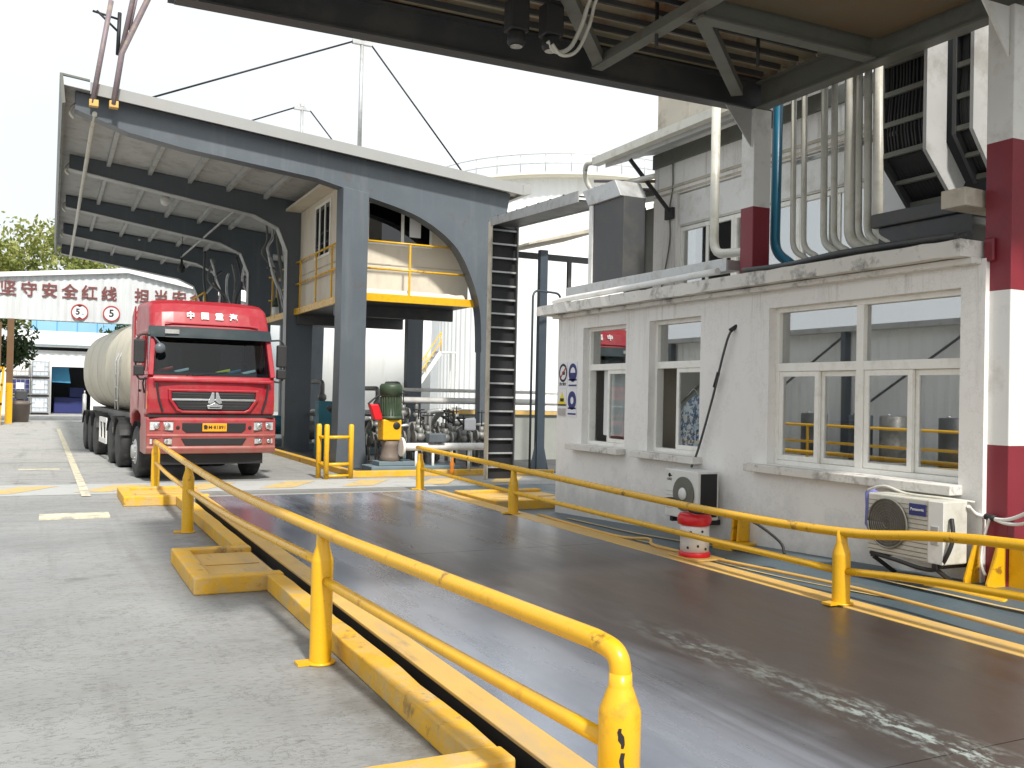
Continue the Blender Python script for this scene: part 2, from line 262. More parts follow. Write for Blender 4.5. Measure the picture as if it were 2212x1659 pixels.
MT['marking_grey'] = M('pale_ramp_concrete', (0.42, 0.43, 0.42), 0.6, var=0.1, scale=2, dirt=(0.25, 0.24, 0.22), damt=0.6)

# ---------------------------------------------------------------- mesh helper
class B:
    def __init__(s): s.bm = bmesh.new(); s.mi = 0
    def _f(s, vs):
        try:
            f = s.bm.faces.new(vs); f.material_index = s.mi; return f
        except ValueError: return None
    def box(s, x0, x1, y0, y1, z0, z1):
        v = [s.bm.verts.new(p) for p in ((x0,y0,z0),(x1,y0,z0),(x1,y1,z0),(x0,y1,z0),(x0,y0,z1),(x1,y0,z1),(x1,y1,z1),(x0,y1,z1))]
        for q in ((3,2,1,0),(4,5,6,7),(0,1,5,4),(1,2,6,5),(2,3,7,6),(3,0,4,7)): s._f([v[i] for i in q])
        return s
    def bar(s, p, q, w, h, up=(0,0,1)):
        p, q = Vector(p), Vector(q); d = (q-p).normalized(); u = Vector(up)
        if abs(d.dot(u)) > 0.98: u = Vector((1,0,0))
        a = d.cross(u).normalized()*w/2; b = a.cross(d).normalized()*h/2
        v = [s.bm.verts.new(c+o) for c in (p, q) for o in (-a-b, a-b, a+b, -a+b)]
        for f in ((0,1,2,3),(7,6,5,4),(0,4,5,1),(1,5,6,2),(2,6,7,3),(3,7,4,0)): s._f([v[i] for i in f])
        return s
    def prism(s, poly, axis, a, b):
        """poly in the two other axes (order x,y,z minus axis), extruded a..b"""
        def P(u, w, t): return {'x': (t,u,w), 'y': (u,t,w), 'z': (u,w,t)}[axis]
        A = [s.bm.verts.new(P(u,w,a)) for u,w in poly]; C = [s.bm.verts.new(P(u,w,b)) for u,w in poly]
        n = len(poly); s._f(A); s._f(C[::-1])
        for i in range(n): s._f([A[i], C[i], C[(i+1)%n], A[(i+1)%n]])
        return s
    def loop_prism(s, outer, inner, axis, a, b):
        def P(u, w, t): return {'x': (t,u,w), 'y': (u,t,w), 'z': (u,w,t)}[axis]
        n = len(outer); r = []
        for t in (a, b): r.append(([s.bm.verts.new(P(u,w,t)) for u,w in outer], [s.bm.verts.new(P(u,w,t)) for u,w in inner]))
        for i in range(n):
            j = (i+1) % n
            (o0, i0), (o1, i1) = r
            s._f([o0[i], o0[j], i0[j], i0[i]]); s._f([o1[i], i1[i], i1[j], o1[j]])
            s._f([o0[i], o1[i], o1[j], o0[j]]); s._f([i0[i], i0[j], i1[j], i1[i]])
        return s
    def rings(s, rs, caps=True, smooth=True):
        vs = [[s.bm.verts.new(p) for p in r] for r in rs]; n = len(vs[0])
        for a, b in zip(vs, vs[1:]):
            for i in range(n):
                f = s._f([a[i], a[(i+1)%n], b[(i+1)%n], b[i]])
                if f and smooth: f.smooth = True
        if caps: s._f(vs[0][::-1]); s._f(vs[-1])
        return s
    def tube(s, pts, r, seg=10, caps=True, smooth=True):
        pts = [Vector(p) for p in pts]; rad = r if isinstance(r, (list, tuple)) else [r]*len(pts)
        rs = []; a = None
        for i, p in enumerate(pts):
            d = ((pts[min(i+1, len(pts)-1)]-p).normalized() + (p-pts[max(i-1, 0)]).normalized())
            d = d.normalized() if d.length > 1e-6 else Vector((0,0,1))
            if a is None:
                u = Vector((0,0,1)) if abs(d.z) < 0.9 else Vector((1,0,0)); a = d.cross(u).normalized()
            else: a = (a - d*a.dot(d)).normalized()
            b = d.cross(a)
            rs.append([p + (a*math.cos(t)+b*math.sin(t))*rad[i] for t in (2*math.pi*k/seg for k in range(seg))])
        return s.rings(rs, caps, smooth)
    def cyl(s, p, q, r, r2=None, seg=16): return s.tube([p, q], [r, r if r2 is None else r2], seg)
    def lathe(s, prof, c=(0,0,0), axis='z', seg=24):
        c = Vector(c); rs = []
        for r, h in prof:
            ring = []
            for k in range(seg):
                t = 2*math.pi*k/seg; u, w = max(r, 1e-4)*math.cos(t), max(r, 1e-4)*math.sin(t)
                ring.append(c + Vector({'z': (u,w,h), 'y': (u,h,-w), 'x': (h,u,w)}[axis]))
            rs.append(ring)
        return s.rings(rs)
    def sphere(s, c, r, seg=14, sc=(1,1,1)):
        c = Vector(c); n = seg//2; rs = []
        for i in range(n+1):
            t = math.pi*i/n; rad = max(math.sin(t), 1e-3); rs.append([c+Vector((r*sc[0]*rad*math.cos(2*math.pi*k/seg), r*sc[1]*rad*math.sin(2*math.pi*k/seg), -r*sc[2]*math.cos(t))) for k in range(seg)])
        return s.rings(rs)
    def quad(s, a, b, c, d): s._f([s.bm.verts.new(p) for p in (a,b,c,d)]); return s
def smoothpath(pts, n=6):
    pts = [Vector(p) for p in pts]; out = []
    for i in range(len(pts)-1):
        p0, p1, p2, p3 = pts[max(i-1,0)], pts[i], pts[i+1], pts[min(i+2,len(pts)-1)]
        for k in range(n):
            t = k/n
            out.append(0.5*((2*p1)+(p2-p0)*t+(2*p0-5*p1+4*p2-p3)*t*t+(3*p1-p0-3*p2+p3)*t**3))
    return out+[pts[-1]]
def bend(pts, r, n=5):
    """polyline with its corners rounded"""
    pts = [Vector(p) for p in pts]; out = [pts[0]]
    for a, b, c in zip(pts, pts[1:], pts[2:]):
        u, w = (a-b), (c-b); k = min(r, u.length/2.01, w.length/2.01); p, q = b+u.normalized()*k, b+w.normalized()*k
        for i in range(n+1):
            t = i/n; out.append(p*(1-t)**2 + b*2*t*(1-t) + q*t*t)
    return out+[pts[-1]]
ORG = {}
def thing(name, label, cat, loc=(0,0,0), rz=0, group=None, local=False):
    o = bpy.data.objects.new(name, None); COL.objects.link(o); o.empty_display_size = 0.3
    o.location = loc; o.rotation_euler = (0,0,rz); o['label'] = label; o['category'] = cat
    if group: o['group'] = group
    ORG[o] = Vector((0,0,0)) if local else Vector(loc)
    return o
SPLIT = {'rail','weld_seam','side_guard','reflector','rung','partition','bracket','mudguard','landing','purlin','louvre','tie','tie_rod','coupling','gutter_hook','base_rib','leg','tread','bolt','brace','lid_bar','column_pair','inner_wall','lamp_frame','roof_duct','strap','hoop','frame_post','papers','lean_to','side_fairing','kerb_strip'}
def obj(name, b, mats, parent=None, bevel=0.0, label=None, cat=None, group=None, kind=None, seg=2):
    bm = b.bm
    if name in SPLIT and parent is not None:
        bmesh.ops.remove_doubles(bm, verts=bm.verts[:], dist=1e-5)
        left = set(bm.verts); isl = []
        while left:
            st = [left.pop()]; comp = set(st)
            while st:
                for e in st.pop().link_edges:
                    for v in e.verts:
                        if v in left: left.discard(v); comp.add(v); st.append(v)
            isl.append(comp)
        if 1 < len(isl) <= 90:
            res = None
            for comp in isl:
                nb = B(); mp = {v: nb.bm.verts.new(v.co) for v in comp}
                for f in bm.faces:
                    if f.verts[0] in comp:
                        nf = nb.bm.faces.new([mp[v] for v in f.verts]); nf.material_index = f.material_index; nf.smooth = f.smooth
                o = obj1(name, nb, mats, parent, bevel, label, cat, group, kind, seg); res = res or o
            bm.free(); return res
    return obj1(name, b, mats, parent, bevel, label, cat, group, kind, seg)
def obj1(name, b, mats, parent=None, bevel=0.0, label=None, cat=None, group=None, kind=None, seg=2):
    bm = b.bm
    bmesh.ops.recalc_face_normals(bm, faces=bm.faces[:])
    if parent is None:
        if kind == 'structure' or not bm.verts: off = Vector((0,0,0))
        else:
            xs = [v.co for v in bm.verts]
            off = Vector(((min(v.x for v in xs)+max(v.x for v in xs))/2, (min(v.y for v in xs)+max(v.y for v in xs))/2, min(v.z for v in xs)))
    else: off = ORG[parent]
    bmesh.ops.translate(bm, vec=-off, verts=bm.verts[:])
    me = bpy.data.meshes.new(name); bm.to_mesh(me); bm.free()
    for m in (mats if isinstance(mats, (list, tuple)) else [mats]): me.materials.append(MT[m] if isinstance(m, str) else m)
    o = bpy.data.objects.new(name, me); COL.objects.link(o)
    if parent is None: o.location = off
    else: o.parent = parent
    ORG[o] = off
    if bevel:
        md = o.modifiers.new('bevel', 'BEVEL'); md.width = bevel; md.segments = seg; md.limit_method = 'ANGLE'; md.angle_limit = R(40)
    if label: o['label'] = label
    if cat: o['category'] = cat
    if group: o['group'] = group
    if kind: o['kind'] = kind
    return o
def copy_tree(o, parent=None, loc=None, label=None):
    c = o.copy(); COL.objects.link(c)
    if parent: c.parent = parent
    for ch in list(o.children): copy_tree(ch, c)
    if loc is not None: c.location = loc
    if label: c['label'] = label
    ORG[c] = ORG.get(o, Vector((0,0,0)))
    return c
def text_b(body, size, mtx, depth=0.004, font_bold=0.0):
    """lettering as a B whose glyphs lie in the plane given by mtx"""
    c = bpy.data.curves.new('lettering', 'FONT'); c.body = body; c.size = size; c.extrude = depth; c.align_x = 'CENTER'; c.align_y = 'CENTER'; c.offset = font_bold; c.resolution_u = 3
    t = bpy.data.objects.new('lettering', c); COL.objects.link(t); bpy.context.view_layer.update()
    me = bpy.data.meshes.new_from_object(t.evaluated_get(bpy.context.evaluated_depsgraph_get()))
    bpy.data.objects.remove(t); b = B(); b.bm.from_mesh(me); b.bm.transform(mtx); bpy.data.meshes.remove(me)
    return b
FACE_NY = Matrix(((1,0,0,0),(0,0,-1,0),(0,1,0,0),(0,0,0,1)))      # text readable from -Y
FACE_NX = Matrix(((0,0,-1,0),(-1,0,0,0),(0,1,0,0),(0,0,0,1)))     # text readable from -X
def at(m, x, y, z): return Matrix.Translation((x,y,z)) @ m
# ================================================================ SETTING
b = B()
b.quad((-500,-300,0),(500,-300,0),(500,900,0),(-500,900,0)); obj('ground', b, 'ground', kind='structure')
b = B(); b.quad((1.945,-8,0.004),(2.3,-8,0.004),(2.3,15.4,0.004),(1.945,15.4,0.004)); obj('gap_shade_strip', b, 'black', kind='structure')  # black strip on the ground, the shade of the kerb gap put into colour
# side apron: painted floor that ramps up towards the camera along the office wall
b = B(); xs = (6.16, 6.5, 7.0, 7.6, 16); ys = [-6, 0, 5.5, 6.5, 8, 9.5, 11, 12.2, 13]
def apz(x, y): return 0.006 + (0.30*min(1, max(0, (13-y)/7.5)))*min(1, max(0.25, (x-6.0)/0.9))
V = [[b.bm.verts.new((x, y, apz(x, y))) for y in ys] for x in xs]
for i in range(len(xs)-1):
    for j in range(len(ys)-1): b._f([V[i][j], V[i+1][j], V[i+1][j+1], V[i][j+1]])
obj('side_apron', b, 'apron', kind='structure')
b = B(); b.quad((6.16,13,0.006),(16,13,0.006),(16,17.2,0.006),(6.16,17.2,0.006)); obj('side_floor', b, 'apron', kind='structure')
b = B()
for x in (6.42, 6.74):
    P = [(x+0.05*math.sin(y*1.3+x*9), y) for y in [-4+0.5*k for k in range(33)]]
    for (x0,y0),(x1,y1) in zip(P, P[1:]): b.quad((x0-0.022,y0,apz(x0,y0)+0.006),(x0+0.022,y0,apz(x0,y0)+0.006),(x1+0.022,y1,apz(x1,y1)+0.006),(x1-0.022,y1,apz(x1,y1)+0.006))
obj('apron_marking', b, 'marking_yellow', kind='structure')
b = B(); b.quad((-14,17.45,0.004),(6.9,17.3,0.004),(6.9,19.1,0.004),(-14,19.35,0.004)); obj('entry_strip', b, 'marking_grey', kind='structure')
b = B()
for k in range(14):
    x = -12.0+1.55*k
    b.quad((x,17.65,0.008),(x+0.62,17.65,0.008),(x+1.35,18.85,0.008),(x+0.73,18.85,0.008))
obj('hatch_marking', b, 'marking_yellow', kind='structure')
b = B(); b.quad((0.52,17.0,0.012),(0.66,17.0,0.012),(0.46,44,0.012),(0.32,44,0.012)); obj('lane_line', b, 'marking', kind='structure')
b = B(); b.quad((-0.55,22.6,0.004),(0.25,22.6,0.004),(0.25,22.95,0.004),(-0.55,22.95,0.004)); obj('stop_marking', b, 'marking', kind='structure')
b = B()
for y in (24.5, 29.5, 36.0, 43.0, 52): b.quad((-14,y,0.004),(14,y+0.4,0.004),(14,y+0.46,0.004),(-14,y+0.05,0.004))
obj('concrete_joint', b, 'concrete_wall', kind='structure')
b = B(); b.box(-0.08,0.80,14.15,14.62,0.0,0.03); b.box(-0.02,0.74,14.2,14.57,0.03,0.036)
obj('road_plate', b, 'marking', bevel=0.01, label='low pale yellow plate set flat in the concrete yard left of the guard rail', cat='ground plate')

# ================================================================ WEIGHBRIDGE
wbt = thing('weighbridge', 'long dark steel weighbridge deck with worn wheel track and yellow painted edges', 'weighbridge', (4.0, 6, 0))
for y0, y1 in ((-6,3.12),(3.128,9.2),(9.208,15.15)):
    b = B(); b.box(2.232,5.80,y0,y1,0.06,0.15); obj('deck_plate', b, 'deck', wbt)
b = B(); b.box(2.045,2.228,-6,15.15,0.132,0.156); obj('edge_beam', b, 'yellow_steel', wbt, 0.006)
b = B(); b.box(2.075,2.225,-6,15.14,0.006,0.1315); obj('gap_shade_block', b, 'black', wbt)  # black box added under the strip so the kerb gap looks shaded
b = B(); b.box(5.804,6.08,-6,15.15,0.01,0.156); b.box(6.084,6.16,-6,15.15,0.01,0.10); obj('edge_beam', b, 'yellow_steel', wbt, 0.008)
b = B(); b.box(2.0,6.2,15.154,15.5,0.0,0.13); obj('end_sill', b, 'concrete_wall', wbt, 0.01)

# kerbs on the left side
def chipped(name, boxes, label, mat='kerb', cut=None):
    b = B()
    for q in boxes: b.box(*q)
    bmesh.ops.remove_doubles(b.bm, verts=b.bm.verts[:], dist=1e-5)
    bmesh.ops.subdivide_edges(b.bm, edges=[e for e in b.bm.edges if e.calc_length() > 0.5], cuts=12)
    rnd = random.Random(len(name)+int(boxes[0][2]*10))
    for v in b.bm.verts:
        if v.co.z > 0.05: v.co += Vector((rnd.uniform(-.008,.008), rnd.uniform(-.008,.008), rnd.uniform(-.010,.003)))
    return obj(name, b, mat, bevel=0.012, label=label, cat='kerb', group='yellow kerbs along the weighbridge')
chipped('kerb', [(1.80,1.955,4.06,8.62,0,0.15)], 'long chipped yellow kerb running from the nearest corner along the weighbridge edge')
chipped('kerb', [(1.80,1.955,10.36,15.4,0,0.15)], 'yellow kerb behind the middle guard rail post, running to the far box')
def access_box(y0, y1, x0, x1, label):
    t = thing('access_box', label, 'kerb box', ((x0+x1)/2, (y0+y1)/2, 0), group='yellow access boxes beside the weighbridge')
    b = B(); w = 0.17
    b.box(x0,x1,y0,y0+w,0,0.152); b.box(x0,x0+w,y0+w+.001,y1-w-.001,0,0.150); b.box(x0,x1,y1-w,y1,0,0.152)
    obj('surround', b, 'kerb', t, 0.014)
    b = B(); b.box(x0+w+.004,x1-.01,y0+w+.004,y1-w-.004,0,0.105); b.box(x0+w+.05,x1-.06,(y0+y1)/2-.03,(y0+y1)/2+.01,0.105,0.118); obj('lid', b, 'yellow_steel', t, 0.006)
    return t
access_box(8.63, 10.35, 1.17, 1.955, 'square yellow concrete box jutting from the middle of the left kerb')
access_box(15.42, 17.0, 1.05, 2.3, 'small yellow concrete box at the far end of the left kerb')
access_box(1.6, 4.05, 1.12, 1.955, 'nearest yellow concrete box at the foot of the big post')
access_box(13.4, 15.1, 6.3, 7.9, 'yellow and brown raised box behind the right guard rail by the office corner')

# guard rails
def post_prof(h, r=0.072, rr=0.036): return [(r*1.02,0),(r,0.02),(r,h-0.20),(r*0.98,h-0.185),(rr*1.25,h-0.10),(rr*1.1,h)]
def guard_rail(label, posts, top, mid, h, rt=0.040, rm=0.032, elbow=False):
    t = thing('guard_rail', label, 'railing', posts[0], group='yellow pipe guard rails')
    for (x,y,z) in posts:
        b = B(); b.lathe(post_prof(h-z), (x,y,z), seg=20)
        p = obj('post', b, 'yellow', t)
        bb = B(); bb.lathe([(0.10,0),(0.10,0.012),(0.076,0.014)], (x,y,z+0.002), seg=16); bb.box(x-0.16,x-0.06,y-0.05,y+0.05,z+0.002,z+0.02); obj('foot', bb, 'yellow', p)
    b = B(); b.tube(top, rt, 14); obj('top_rail', b, 'yellow', t)
    b = B()
    for seg in mid: b.tube(seg, rm, 12)
    obj('mid_rail', b, 'yellow', t)
    return t
LT = smoothpath([(1.70,17.72,0.86),(1.60,12.48,0.85),(1.585,9.3,0.845),(1.65,6.22,0.875),(1.74,4.55,0.892),(1.84,3.02,0.905)],8)
LT += [Vector(p) for p in smoothpath([(1.84,3.02,0.905),(1.852,2.93,0.892),(1.858,2.89,0.862),(1.86,2.88,0.81)],4)][1:]
g = guard_rail('front left yellow pipe railing bent inward at the near end with a thick post', [(1.66,6.22,0),(1.60,12.48,0),(1.71,17.7,0)], LT,
    [smoothpath([(1.66,6.24,0.66),(1.60,9.3,0.58),(1.60,12.44,0.53)],5), smoothpath([(1.60,12.5,0.53),(1.62,15,0.52),(1.71,17.7,0.50)],4), smoothpath([(1.67,6.2,0.55),(1.75,4.5,0.555),(1.85,2.9,0.56)],4)], 0.875)
b = B(); b.lathe([(0.076,0),(0.076,0.675),(0.074,0.69),(0.047,0.765),(0.043,0.775),(0.041,0.82)], (1.86,2.88,0.0), seg=24)
p = obj('end_post', b, 'yellow', g)
b = B()   # flaked black patch on the near face of the post
a0 = math.atan2(-2.88+0.2, -1.86)+0.25; rnd = random.Random(21); rp_ = 0.0768
def flake(dx, z0, z1, w, n):
    L = []
    for k in range(n+1):
        t = k/n; h = w*(0.35+0.65*math.sin(math.pi*min(1,max(0.06,t))))*rnd.uniform(.55,1.1); c = dx+rnd.uniform(-.25,.25)*w; z = z0+(z1-z0)*t
        L.append(((c-h/2)/rp_+a0, (c+h/2)/rp_+a0, z))
    for (l0,r0,za),(l1,r1,zb) in zip(L, L[1:]):
        m0, m1 = (l0+r0)/2, (l1+r1)/2
        for q0,q1,q2,q3 in ((l0,m0,m1,l1),(m0,r0,r1,m1)):
            P = lambda a, z: (1.86+rp_*math.cos(a), 2.88+rp_*math.sin(a), z)
            b.quad(P(q0,za),P(q1,za),P(q2,zb),P(q3,zb))
flake(0.0,0.20,0.56,0.040,13); flake(-0.010,0.575,0.645,0.030,5); flake(0.022,0.40,0.47,0.012,4)
obj('worn_patch', b, 'ink', p)
guard_rail('right hand yellow pipe railing on the weighbridge edge in front of the white office', [(5.86,5.8,0.156),(5.86,11.9,0.156),(5.86,15.6,0.13),(5.90,0.2,0.156)],
    smoothpath([(5.86,15.75,0.85),(5.86,11.93,0.785),(5.86,7.8,0.715),(5.86,5.8,0.74),(5.86,4.2,0.875),(5.90,0.2,0.92)],8),
    [smoothpath([(5.86,15.7,0.50),(5.86,11.93,0.45),(5.86,8.57,0.43),(5.86,5.85,0.42)],5), smoothpath([(5.86,5.75,0.43),(5.86,4.2,0.53),(5.9,0.2,0.55)],4)], 0.755, rt=0.038, rm=0.03)

# red and white drum on a yellow pad, between rail and office
t = thing('warning_drum', 'white drum with bulging red lid and red base on yellow pad behind the rail', 'drum', (6.07,8.04,0.157))
b = B(); b.prism([(5.905,7.78),(6.28,7.80),(6.28,8.28),(5.905,8.28)],'z',0.157,0.176); obj('pad', b, 'yellow_steel', t, 0.008)
b = B(); b.lathe([(0.160,0.211),(0.164,0.215),(0.164,0.255),(0.155,0.262)], (6.07,8.04,-0.035), seg=24); obj('base_ring', b, 'red', t)
b = B(); b.lathe([(0.150,0.255),(0.150,0.52),(0.14,0.53)], (6.07,8.04,-0.035), seg=28); obj('body', b, 'white_metal', t)
b = B()
for a, z in ((3.6,0.31),(4.3,0.33),(4.9,0.30),(3.8,0.47),(4.6,0.48)): b.sphere((6.07+0.150*math.cos(a),8.04+0.150*math.sin(a),z-0.035),0.014,8)
obj('bolt', b, 'ink', t)
b = B(); b.lathe([(0.12,0.525),(0.165,0.54),(0.178,0.58),(0.175,0.62),(0.15,0.655),(0.09,0.668)], (6.07,8.04,-0.035), seg=28)
for v in b.bm.verts:
    a = math.atan2(v.co.y-8.04, v.co.x-6.07); k = 1+0.05*math.sin(3*a)+0.03*math.sin(5*a+v.co.z*30); v.co.x = 6.07+(v.co.x-6.07)*k; v.co.y = 8.04+(v.co.y-8.04)*k
obj('lid', b, 'red', t)
b = B(); b.tube(smoothpath([(6.1,8.65,0.70),(6.06,8.4,0.73),(5.99,8.1,0.68),(5.95,7.9,0.645),(6.05,7.65,0.655),(6.25,7.4,0.62),(6.5,7.25,0.42),(6.52,7.2,0.30)],5),0.014,8)
obj('cable', b, 'black', label='black cable draped over the red lid of the drum', cat='cable')
b = B(); P = smoothpath([(6.1,11.6,0.17),(6.08,9.6,0.165),(6.22,9.1,0.19),(6.05,8.7,0.18),(6.2,7.75,0.17),(6.3,6.0,0.2),(6.2,4,0.2)],6); b.tube(P,0.016,8)
obj('cable', b, 'yellow_steel', label='yellow painted cable lying along the foot of the right railing', cat='cable')

# ================================================================ OFFICE
WX = 7.10
off = thing('office', 'single storey white rendered office with three white framed windows and a thin flat roof slab', 'office building', (7.1,9.2,0))
wins = [(11.02,12.18,1.11,2.82),(9.36,10.46,1.11,2.82),(5.70,8.14,1.11,2.82)]
def wall_x(b, x0, x1, y0, y1, z0, z1, holes):
    ys = sorted({y0, y1, *[h[0] for h in holes], *[h[1] for h in holes]})
    for a, c in zip(ys, ys[1:]):
        hs = [h for h in holes if h[0] <= a and h[1] >= c]
        z = z0
        for h in sorted(hs, key=lambda q: q[2]):
            b.box(x0,x1,a,c,z,h[2]); z = h[3]
        b.box(x0,x1,a,c,z,z1)
    bmesh.ops.remove_doubles(b.bm, verts=b.bm.verts[:], dist=1e-5)
    # drop the inner faces shared by neighbouring blocks
    seen = {}
    for f in b.bm.faces:
        k = tuple(sorted(tuple(round(c,4) for c in v.co) for v in f.verts)); seen.setdefault(k, []).append(f)
    kill = [f for g in seen.values() if len(g) > 1 for f in g]
    bmesh.ops.delete(b.bm, geom=kill, context='FACES_ONLY')
b = B(); wall_x(b, WX, WX+0.24, 5.46, 12.95, -0.02, 3.05, wins)
obj('front_wall', b, 'white_wall', off)
b = B(); b.box(WX+0.242,11.5,12.71,12.95,0,3.05); b.box(11.26,11.5,5.46,12.708,0,3.05); b.box(WX+0.242,11.258,5.46,5.70,0,3.05); obj('side_wall', b, 'white_wall', off)
b = B(); b.prism([(8.6,5.52),(6.86,5.52),(6.86,13.25),(11.7,13.25),(11.7,5.2),(7.45,5.2),(7.45,5.515)],'z',3.06,3.20)
bmesh.ops.subdivide_edges(b.bm, edges=[e for e in b.bm.edges if e.calc_length() > 3], cuts=60)
rnd = random.Random(3)
for v in b.bm.verts:
    if v.co.x < 6.9: v.co.z += rnd.uniform(-.006,.006); v.co.x += rnd.uniform(-.006,.004)
obj('roof_slab', b, 'white_stained', off)
b = B(); b.box(6.98,WX-0.001,5.5,12.95,3.0,3.056); obj('cornice', b, 'white_stained', off, 0.01)
b = B(); b.box(WX+0.3,11.2,5.75,12.68,0.30,0.34); obj('inner_floor', b, 'concrete_wall', off)
b = B(); b.box(9.6,9.7,5.72,12.70,0.35,3.04); obj('inner_wall', b, 'curtain', off)
b = B()
for y in (8.75, 10.74): b.box(WX+0.26,9.59,y-0.06,y+0.06,0.35,3.04)
obj('partition', b, 'cream', off)
# windows
FX = WX+0.10
def sash(win, y0, y1, z0, z1, x, glass='glass', fw=0.055):
    b = B(); b.loop_prism([(y0,z0),(y1,z0),(y1,z1),(y0,z1)], [(y0+fw,z0+fw),(y1-fw,z0+fw),(y1-fw,z1-fw),(y0+fw,z1-fw)], 'x', x, x+0.04)
    s = obj('sash', b, 'upvc', win, 0.004)
    b = B(); b.box(x+0.016,x+0.022,y0+fw-0.004,y1-fw+0.004,z0+fw-0.004,z1-fw+0.004); obj('pane', b, glass, s)
def window(y0, y1, z0, z1, zt, mull, sashes, label, glass='glass'):
    b = B(); fw = 0.05; x0, x1 = FX, FX+0.11
    b.box(x0,x1,y0,y0+fw,z0,z1); b.box(x0,x1,y1-fw,y1,z0,z1); b.box(x0,x1,y0+fw,y1-fw,z0,z0+fw); b.box(x0,x1,y0+fw,y1-fw,z1-fw,z1)
    ms = [y0+fw]
    for m in mull: b.box(x0-0.004,x1,m-0.045,m+0.045,z0+fw,z1-fw); ms += [m-0.045, m+0.045]
    ms.append(y1-fw)
    for a, c in zip(ms[::2], ms[1::2]): b.box(x0,x1,a,c,zt-0.045,zt+0.045)
    w = obj('window', b, 'upvc', off, 0.004); w['label'] = label
    for a, c in zip(ms[::2], ms[1::2]):
        b = B(); b.box(x0+0.05,x0+0.056,a,c,zt+0.045,z1-fw); obj('pane', b, 'glass', w)
    for (a, c, front) in sashes: sash(w, a, c, z0+fw+0.002, zt-0.047, FX+(0.012 if front else 0.060), glass)
    return w
window(*wins[0], 2.24, [], [(11.08,11.66,True)], 'narrow window nearest the far corner with its far sash open', 'glass_clear')
window(*wins[1], 2.24, [], [(9.42,9.99,True)], 'narrow window with floral cloth behind and its far sash open', 'glass_clear')
window(*wins[2], 2.17, [6.93], [(7.50,8.09,True),(6.99,7.52,False),(6.30,6.88,True),(5.75,6.32,False)], 'wide four part window near the striped column')
for (y0, y1, zz) in ((10.98,12.42,1.03),(9.28,10.66,1.03),(5.66,8.36,1.03)):
    b = B(); b.box(6.95,WX+0.09,y0,y1,zz-0.01,zz+0.075)
    obj('sill', b, 'white_stained', off, 0.008)
# what stands inside, seen through the panes
t = thing('curtain', 'pale curtain hanging inside the narrow window nearest the far corner', 'curtain', (7.6,11.8,1.0))
b = B()
P = [(7.345+0.022*math.sin(k*1.3), 11.28+0.045*k) for k in range(17)]
for (x0,y0),(x1,y1) in zip(P, P[1:]): b.quad((x0,y0,1.25),(x1,y1,1.25),(x1,y1,2.72),(x0,y0,2.72))
obj('drape', b, 'curtain', t); b = B(); b.cyl((7.36,11.05,2.74),(7.36,12.5,2.74),0.015,seg=8); obj('rod', b, 'wood', t)
t = thing('floral_cloth', 'blue and white floral cloth hanging inside the second window', 'cloth', (7.5,9.8,1.0))
b = B(); P = [(7.285+0.012*math.sin(k*1.1), 9.45+0.042*k) for k in range(14)]
for k, ((x0,y0),(x1,y1)) in enumerate(zip(P, P[1:])):
    h0, h1 = 1.86-0.010*abs(k-5)**1.5, 1.86-0.010*abs(k-4)**1.5
    b.quad((x0,y0,1.12),(x1,y1,1.12),(x1,y1,h1),(x0,y0,h0))
obj('drape', b, 'floral', t); b = B(); b.tube(smoothpath([(7.285,9.6,1.83),(7.285,9.72,1.93),(7.285,9.85,1.84)],4),0.006,6); obj('hanger', b, 'white_metal', t)
def office_chair(x, y, label):
    t = thing('office_chair', label, 'chair', (x,y,0.34), group='chairs inside the office')
    b = B(); b.box(x-0.06,x+0.02,y-0.24,y+0.24,0.98,1.62); obj('backrest', b, 'teal', t, 0.05, seg=3)
    b = B(); b.box(x,x+0.46,y-0.25,y+0.25,0.86,0.95); obj('seat', b, 'teal', t, 0.03)
    b = B(); b.cyl((x+0.2,y,0.34),(x+0.2,y,0.86),0.03); b.box(x-0.05,x+0.45,y-0.03,y+0.03,0.36,0.42); obj('pedestal', b, 'black', t)
office_chair(8.6, 6.75, 'blue office chair behind the wide window, nearest the centre mullion')
office_chair(8.2, 6.0, 'blue office chair behind the wide window, beside the striped column')
t = thing('desk', 'brown desk standing inside behind the wide window', 'desk', (7.9,6.6,0.34))
b = B(); b.box(7.55,8.15,5.8,8.0,1.08,1.13); obj('desk_top', b, 'wood', t, 0.006)
b = B(); b.box(7.58,8.12,5.82,5.87,0.35,1.079); b.box(7.58,8.12,7.93,7.98,0.35,1.079); obj('side_panel', b, 'wood', t)
t = thing('monitor', 'dark computer monitor on the desk behind the wide window', 'monitor', (7.8,7.75,1.131))
b = B(); b.box(7.80,7.84,7.45,7.95,1.27,1.60); obj('screen', b, 'black', t, 0.01)
b = B(); b.box(7.74,7.92,7.6,7.8,1.131,1.15); b.box(7.81,7.85,7.66,7.74,1.15,1.28); obj('stand', b, 'black', t)
t = thing('pot_plant', 'small spiky plant in a white pot on the desk inside', 'plant', (7.66,7.9,1.131))
b = B(); b.lathe([(0.05,1.132),(0.075,1.26)], (7.66,7.88,0), seg=14); obj('pot', b, 'white_metal', t)
b = B()
for k in range(18):
    a = k*2.4; r_ = 0.1+0.08*((k*7)%5)/5; b.tube([(7.66,7.88,1.25),(7.66+r_*0.5*math.cos(a),7.88+r_*0.5*math.sin(a),1.42),(7.66+r_*math.cos(a),7.88+r_*math.sin(a),1.50+0.05*(k%3))],[0.006,0.008,0.001],5)
obj('leaves', b, 'leaf_dark', t)
